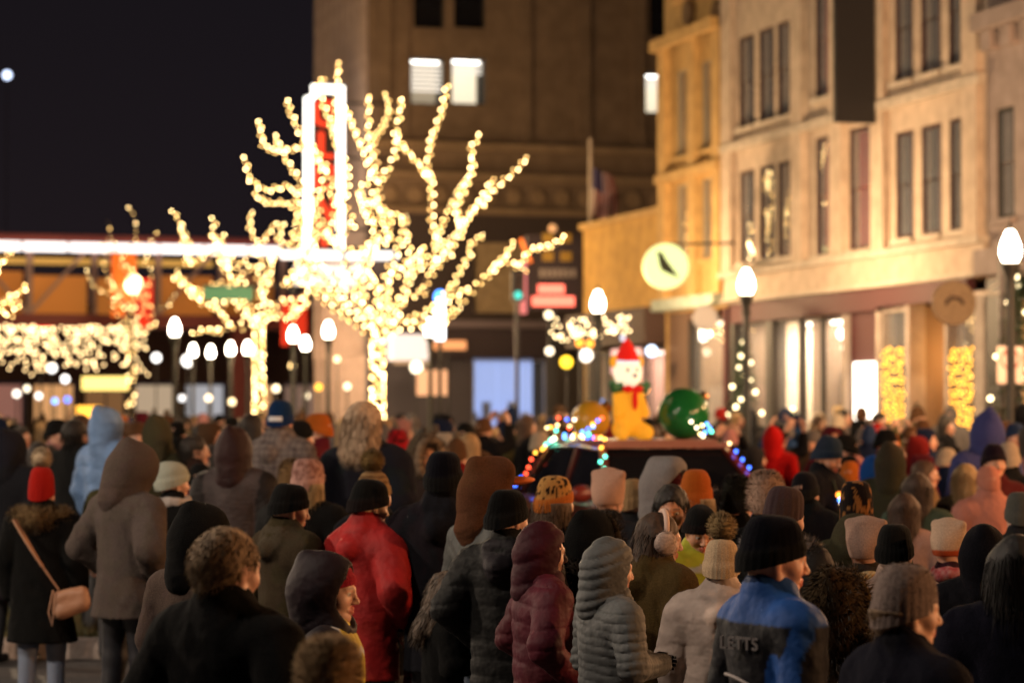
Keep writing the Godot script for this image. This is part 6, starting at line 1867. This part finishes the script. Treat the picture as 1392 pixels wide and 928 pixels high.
	if d.has("scarf"):
		var s0 := Sdf.new(Vector3(-0.2, 1.3, -0.22), Vector3(0.2, 1.64, 0.22), 0.012)
		for q in 12:
			var a := TAU * q / 12
			var a2 := TAU * (q + 1) / 12
			s0.cap(Vector3(sin(a) * 0.085, 1.47 + 0.012 * sin(a * 3), cos(a) * 0.095), Vector3(sin(a2) * 0.085, 1.47 + 0.012 * sin(a2 * 3), cos(a2) * 0.095), 0.045, 0.045, 0.02)
		s0.cap(Vector3(0.03, 1.46, -0.11), Vector3(0.05, 1.32, -0.16), 0.04, 0.045, 0.02)
		s0.bend(func(v): return 0.01 * nz_fold.get_noise_3dv(v * 18.0))
		var sm := Acc.new()
		var col: Color = d.scarf
		var sp := paint_of(d.get("scarf_paint", ""), col, d.get("scarf_c2", col))
		s0.emit(sm, func(v, _t, _n): return sp.call(v), xf)
		part(node, "scarf", sm.mesh(M.wool))
	node.set_meta("sc", sc)
	node.set_meta("hx", xf * hx)
	return node
# ---------------------------------------------------------------- helpers
func lin(r: float, g: float, b: float) -> Color:      # linear base colour for vertex colours
	return Color(r, g, b)

func hexlin(h: String) -> Color:                       # a colour picked as sRGB, kept linear
	return Color(h).srgb_to_linear()

func mat(c: Color, rough := 0.85, metal := 0.0) -> StandardMaterial3D:   # c is a linear base colour
	var m := StandardMaterial3D.new()
	m.albedo_color = c.linear_to_srgb()
	m.roughness = rough
	m.metallic = metal
	return m

func glow(c: Color, energy: float) -> StandardMaterial3D:
	var m := StandardMaterial3D.new()
	m.albedo_color = Color(c.r * 0.4, c.g * 0.4, c.b * 0.4).linear_to_srgb()
	m.emission_enabled = true
	m.emission = c.linear_to_srgb()
	m.emission_energy_multiplier = energy
	return m

func noise_tex(freq: float, size: int, octaves := 3, seed_ := 1, kind := FastNoiseLite.TYPE_SIMPLEX_SMOOTH) -> NoiseTexture2D:
	var n := FastNoiseLite.new()
	n.noise_type = kind
	n.seed = seed_
	n.frequency = freq
	n.fractal_octaves = octaves
	var t := NoiseTexture2D.new()
	t.width = size
	t.height = size
	t.seamless = true
	t.noise = n
	return t

func ramp_tex(freq: float, size: int, a: Color, b: Color, seed_ := 1, octaves := 4) -> NoiseTexture2D:
	var t := noise_tex(freq, size, octaves, seed_)
	var g := Gradient.new()
	g.set_color(0, a)
	g.set_color(1, b)
	t.color_ramp = g
	return t

class Acc:                                             # collects triangles of one mesh
	var v := PackedVector3Array()
	var n := PackedVector3Array()
	var c := PackedColorArray()
	var i := PackedInt32Array()
	func tri(a: Vector3, b: Vector3, d: Vector3, col := Color.WHITE) -> void:
		var nn := (d - a).cross(b - a).normalized()
		var k := v.size()
		v.append(a); v.append(b); v.append(d)
		n.append(nn); n.append(nn); n.append(nn)
		c.append(col); c.append(col); c.append(col)
		i.append(k); i.append(k + 1); i.append(k + 2)
	func face(a: int, b: int, d: int) -> void:           # a triangle turned so that it faces along its normals
		if (v[d] - v[a]).cross(v[b] - v[a]).dot(n[a] + n[b] + n[d]) < 0.0:
			i.append(a); i.append(d); i.append(b)
		else:
			i.append(a); i.append(b); i.append(d)
	func quad(a: Vector3, b: Vector3, d: Vector3, e: Vector3, col := Color.WHITE) -> void:   # clockwise seen from the front
		var nn := (d - a).cross(b - a).normalized()
		var k := v.size()
		v.append(a); v.append(b); v.append(d); v.append(e)
		for q in 4:
			n.append(nn)
			c.append(col)
		i.append(k); i.append(k + 1); i.append(k + 2); i.append(k); i.append(k + 2); i.append(k + 3)
	func box(lo: Vector3, hi: Vector3, col := Color.WHITE, xf := Transform3D()) -> void:
		var p: Array[Vector3] = []
		for q in 8:
			p.append(xf * Vector3(hi.x if q & 1 else lo.x, hi.y if q & 2 else lo.y, hi.z if q & 4 else lo.z))
		quad(p[4], p[6], p[7], p[5], col)
		quad(p[1], p[3], p[2], p[0], col)
		quad(p[0], p[2], p[6], p[4], col)
		quad(p[5], p[7], p[3], p[1], col)
		quad(p[2], p[3], p[7], p[6], col)
		quad(p[0], p[4], p[5], p[1], col)
	func bar(a: Vector3, b: Vector3, w: float, th: float, col := Color.WHITE) -> void:      # square bar between two points
		var y := (b - a)
		var l := y.length()
		if l < 1e-5:
			return
		y /= l
		var x := y.cross(Vector3.UP if absf(y.y) < 0.95 else Vector3.RIGHT).normalized()
		box(Vector3(-w / 2, 0, -th / 2), Vector3(w / 2, l, th / 2), col, Transform3D(Basis(x, y, x.cross(y)), a))
	func tube(path: Array, radii: Array, seg := 8, col := Color.WHITE, capped := true) -> void:
		var k := v.size()
		var m := path.size()
		for q in m:
			var t: Vector3 = (path[mini(q + 1, m - 1)] - path[maxi(q - 1, 0)]).normalized()
			var x := t.cross(Vector3(0.31, 0.2, 0.93)).normalized()
			var z := t.cross(x)
			for s in seg:
				var a := TAU * s / seg
				var r: Vector3 = x * cos(a) + z * sin(a)
				v.append(path[q] + r * radii[q])
				n.append(r)
				c.append(col)
		for q in m - 1:
			for s in seg:
				var s2 := (s + 1) % seg
				var a := k + q * seg + s
				var b := k + q * seg + s2
				face(a, b, a + seg)
				face(b, b + seg, a + seg)
		if capped:
			for e in [0, m - 1]:
				var kk := v.size()
				v.append(path[e]); n.append((path[e] - path[1 if e == 0 else m - 2]).normalized()); c.append(col)
				for s in seg:
					face(kk, k + e * seg + s, k + e * seg + (s + 1) % seg)
	func ball(o: Vector3, r: Vector3, rings := 10, seg := 14, col := Color.WHITE, xf := Transform3D()) -> void:
		var k := v.size()
		for q in rings + 1:
			var e := PI * q / rings
			for s in seg + 1:
				var a := TAU * s / seg
				var u := Vector3(sin(e) * cos(a), cos(e), sin(e) * sin(a))
				v.append(xf * (o + u * r))
				n.append((xf.basis * (u / r)).normalized())
				c.append(col)
		for q in rings:
			for s in seg:
				var a := k + q * (seg + 1) + s
				face(a, a + 1, a + seg + 1)
				face(a + 1, a + seg + 2, a + seg + 1)
	func lathe(profile: Array, seg: int, xf := Transform3D(), col := Color.WHITE) -> void:    # profile of Vector2(radius, height)
		var k := v.size()
		var m := profile.size()
		for q in m:
			var p: Vector2 = profile[q]
			var t: Vector2 = (profile[mini(q + 1, m - 1)] - profile[maxi(q - 1, 0)]).normalized()
			for s in seg + 1:
				var a := TAU * s / seg
				v.append(xf * Vector3(p.x * cos(a), p.y, p.x * sin(a)))
				n.append((xf.basis * Vector3(t.y * cos(a), -t.x, t.y * sin(a))).normalized())
				c.append(col)
		for q in m - 1:
			for s in seg:
				var a := k + q * (seg + 1) + s
				face(a, a + seg + 1, a + 1)
				face(a + 1, a + seg + 1, a + seg + 2)
	func add(o: Acc, xf: Transform3D, col := Color(-1, 0, 0)) -> void:
		var k := v.size()
		for q in o.v.size():
			v.append(xf * o.v[q])
			n.append((xf.basis * o.n[q]).normalized())
			c.append(o.c[q] if col.r < 0 else col)
		if xf.basis.determinant() < 0.0:
			for q in range(0, o.i.size(), 3):
				i.append(o.i[q] + k); i.append(o.i[q + 2] + k); i.append(o.i[q + 1] + k)
		else:
			for q in o.i:
				i.append(q + k)
	func mesh(m: Material) -> ArrayMesh:
		var a := []
		a.resize(Mesh.ARRAY_MAX)
		a[Mesh.ARRAY_VERTEX] = v
		a[Mesh.ARRAY_NORMAL] = n
		a[Mesh.ARRAY_COLOR] = c
		a[Mesh.ARRAY_INDEX] = i
		var me := ArrayMesh.new()
		me.add_surface_from_arrays(Mesh.PRIMITIVE_TRIANGLES, a)
		me.surface_set_material(0, m)
		return me

class Sdf:                                              # a distance field on a grid, meshed as surface nets
	var o: Vector3
	var h: float
	var nx: int
	var ny: int
	var nz: int
	var v := PackedFloat32Array()
	var t := PackedByteArray()
	func _init(lo: Vector3, hi: Vector3, cell: float) -> void:
		o = lo
		h = cell
		nx = int(ceil((hi.x - lo.x) / cell)) + 1
		ny = int(ceil((hi.y - lo.y) / cell)) + 1
		nz = int(ceil((hi.z - lo.z) / cell)) + 1
		v.resize(nx * ny * nz)
		v.fill(1.0)
		t.resize(nx * ny * nz)
	# tapered capsule, squashed by sx and sz about its own axis; k joins it smoothly to what is there
	func cap(a: Vector3, b: Vector3, ra: float, rb: float, k := 0.03, tag := 0, sx := 1.0, sz := 1.0, cut := false) -> void:
		var m := k + 2.5 * h
		var ex := (maxf(ra, rb)) / sx + m
		var ey := (maxf(ra, rb)) + m
		var ez := (maxf(ra, rb)) / sz + m
		var x0 := maxi(0, int((minf(a.x, b.x) - ex - o.x) / h))
		var x1 := mini(nx - 1, int((maxf(a.x, b.x) + ex - o.x) / h) + 1)
		var y0 := maxi(0, int((minf(a.y, b.y) - ey - o.y) / h))
		var y1 := mini(ny - 1, int((maxf(a.y, b.y) + ey - o.y) / h) + 1)
		var z0 := maxi(0, int((minf(a.z, b.z) - ez - o.z) / h))
		var z1 := mini(nz - 1, int((maxf(a.z, b.z) + ez - o.z) / h) + 1)
		var bx := (b.x - a.x) * sx
		var by := b.y - a.y
		var bz := (b.z - a.z) * sz
		var bb := bx * bx + by * by + bz * bz
		var inv := 1.0 / bb if bb > 1e-9 else 0.0
		var dr := rb - ra
		var ik := 1.0 / maxf(k, 1e-5)
		for iz in range(z0, z1 + 1):
			var pz := (o.z + iz * h - a.z) * sz
			var qz := pz * bz
			for iy in range(y0, y1 + 1):
				var py := o.y + iy * h - a.y
				var qy := qz + py * by
				var at := (iz * ny + iy) * nx
				for ix in range(x0, x1 + 1):
					var px := (o.x + ix * h - a.x) * sx
					var s := (qy + px * bx) * inv
					s = 0.0 if s < 0.0 else (1.0 if s > 1.0 else s)
					var dx := px - bx * s
					var dy := py - by * s
					var dz := pz - bz * s
					var d := sqrt(dx * dx + dy * dy + dz * dz) - ra - dr * s
					var w := v[at + ix]
					if cut:
						d = -d
						var e := k - absf(d - w)
						v[at + ix] = maxf(d, w) + (e * e * ik * 0.25 if e > 0.0 else 0.0)
					else:
						if d < w:
							t[at + ix] = tag
							var e := k - (w - d)
							v[at + ix] = d - (e * e * ik * 0.25 if e > 0.0 else 0.0)
						else:
							var e := k - (d - w)
							if e > 0.0:
								v[at + ix] = w - e * e * ik * 0.25
	func egg(p: Vector3, r: Vector3, k := 0.02, tag := 0, cut := false) -> void:
		cap(p, p, r.y, r.y, k, tag, r.y / r.x, r.y / r.z, cut)
	func floor_at(y: float) -> void:                     # cut away everything below y
		var top := mini(ny, int((y - o.y) / h) + 2)
		for iz in nz:
			for iy in top:
				var d := y - (o.y + iy * h)
				var at := (iz * ny + iy) * nx
				for ix in nx:
					if v[at + ix] < d:
						v[at + ix] = d
	func bend(f: Callable, near := 0.06) -> void:        # moves the surface by f(point)
		for iz in nz:
			for iy in ny:
				var at := (iz * ny + iy) * nx
				for ix in nx:
					var w := v[at + ix]
					if w < near and w > -near:
						v[at + ix] = w + f.call(Vector3(o.x + ix * h, o.y + iy * h, o.z + iz * h))
	func emit(into: Acc, paint: Callable, xf := Transform3D()) -> void:
		var nxy := nx * ny
		var at_cell := {}
		var lim := 3.2 * h + 0.012
		var offs := [0, 1, nx, nx + 1, nxy, nxy + 1, nxy + nx, nxy + nx + 1]
		var offx := [0, 1, 0, 1, 0, 1, 0, 1]
		var offy := [0, 0, 1, 1, 0, 0, 1, 1]
		var offz := [0, 0, 0, 0, 1, 1, 1, 1]
		var ea := [0, 2, 4, 6, 0, 1, 4, 5, 0, 1, 2, 3]
		var eb := [1, 3, 5, 7, 2, 3, 6, 7, 4, 5, 6, 7]
		var cells := PackedInt32Array()
		for iz in nz - 1:
			for iy in ny - 1:
				var row := (iz * ny + iy) * nx
				for ix in nx - 1:
					var c0 := v[row + ix]
					if c0 > lim or c0 < -lim:
						continue
					var at := row + ix
					var neg := 0
					for q in 8:
						if v[at + offs[q]] < 0.0:
							neg += 1
					if neg == 0 or neg == 8:
						continue
					var s := Vector3.ZERO
					var cnt := 0
					for q in 12:
						var va := v[at + offs[ea[q]]]
						var vb := v[at + offs[eb[q]]]
						if (va < 0.0) != (vb < 0.0):
							var f := va / (va - vb)
							var i0: int = ea[q]
							var i1: int = eb[q]
							s += Vector3(lerpf(offx[i0], offx[i1], f), lerpf(offy[i0], offy[i1], f), lerpf(offz[i0], offz[i1], f))
							cnt += 1
					s /= cnt
					var p := o + (Vector3(ix, iy, iz) + s) * h
					var gx := (v[at + 1] - c0) * (1 - s.y) * (1 - s.z) + (v[at + nx + 1] - v[at + nx]) * s.y * (1 - s.z) + (v[at + nxy + 1] - v[at + nxy]) * (1 - s.y) * s.z + (v[at + nxy + nx + 1] - v[at + nxy + nx]) * s.y * s.z
					var gy := (v[at + nx] - c0) * (1 - s.x) * (1 - s.z) + (v[at + nx + 1] - v[at + 1]) * s.x * (1 - s.z) + (v[at + nxy + nx] - v[at + nxy]) * (1 - s.x) * s.z + (v[at + nxy + nx + 1] - v[at + nxy + 1]) * s.x * s.z
					var gz := (v[at + nxy] - c0) * (1 - s.x) * (1 - s.y) + (v[at + nxy + 1] - v[at + 1]) * s.x * (1 - s.y) + (v[at + nxy + nx] - v[at + nx]) * (1 - s.x) * s.y + (v[at + nxy + nx + 1] - v[at + nx + 1]) * s.x * s.y
					var nn := Vector3(gx, gy, gz)
					nn = nn.normalized() if nn.length_squared() > 1e-12 else Vector3.UP
					at_cell[at] = into.v.size()
					cells.append(at)
					into.v.append(xf * p)
					into.n.append((xf.basis * nn).normalized())
					into.c.append(paint.call(p, t[at], nn))
		for at in cells:
			var inside := v[at] < 0.0
			# edges along x, y, z from the cell's first corner: quads round them with the cells before
			for e in 3:
				var step: int = 1 if e == 0 else (nx if e == 1 else nxy)
				if (v[at + step] < 0.0) == inside:
					continue
				var d1: int = nx if e == 0 else (nxy if e == 1 else 1)
				var d2: int = nxy if e == 0 else (1 if e == 1 else nx)
				if not (at_cell.has(at - d1) and at_cell.has(at - d2) and at_cell.has(at - d1 - d2)):
					continue
				var a: int = at_cell[at]
				var b: int = at_cell[at - d1]
				var c: int = at_cell[at - d1 - d2]
				var d: int = at_cell[at - d2]
				if inside:
					into.i.append(a); into.i.append(d); into.i.append(c); into.i.append(a); into.i.append(c); into.i.append(b)
				else:
					into.i.append(a); into.i.append(b); into.i.append(c); into.i.append(a); into.i.append(c); into.i.append(d)
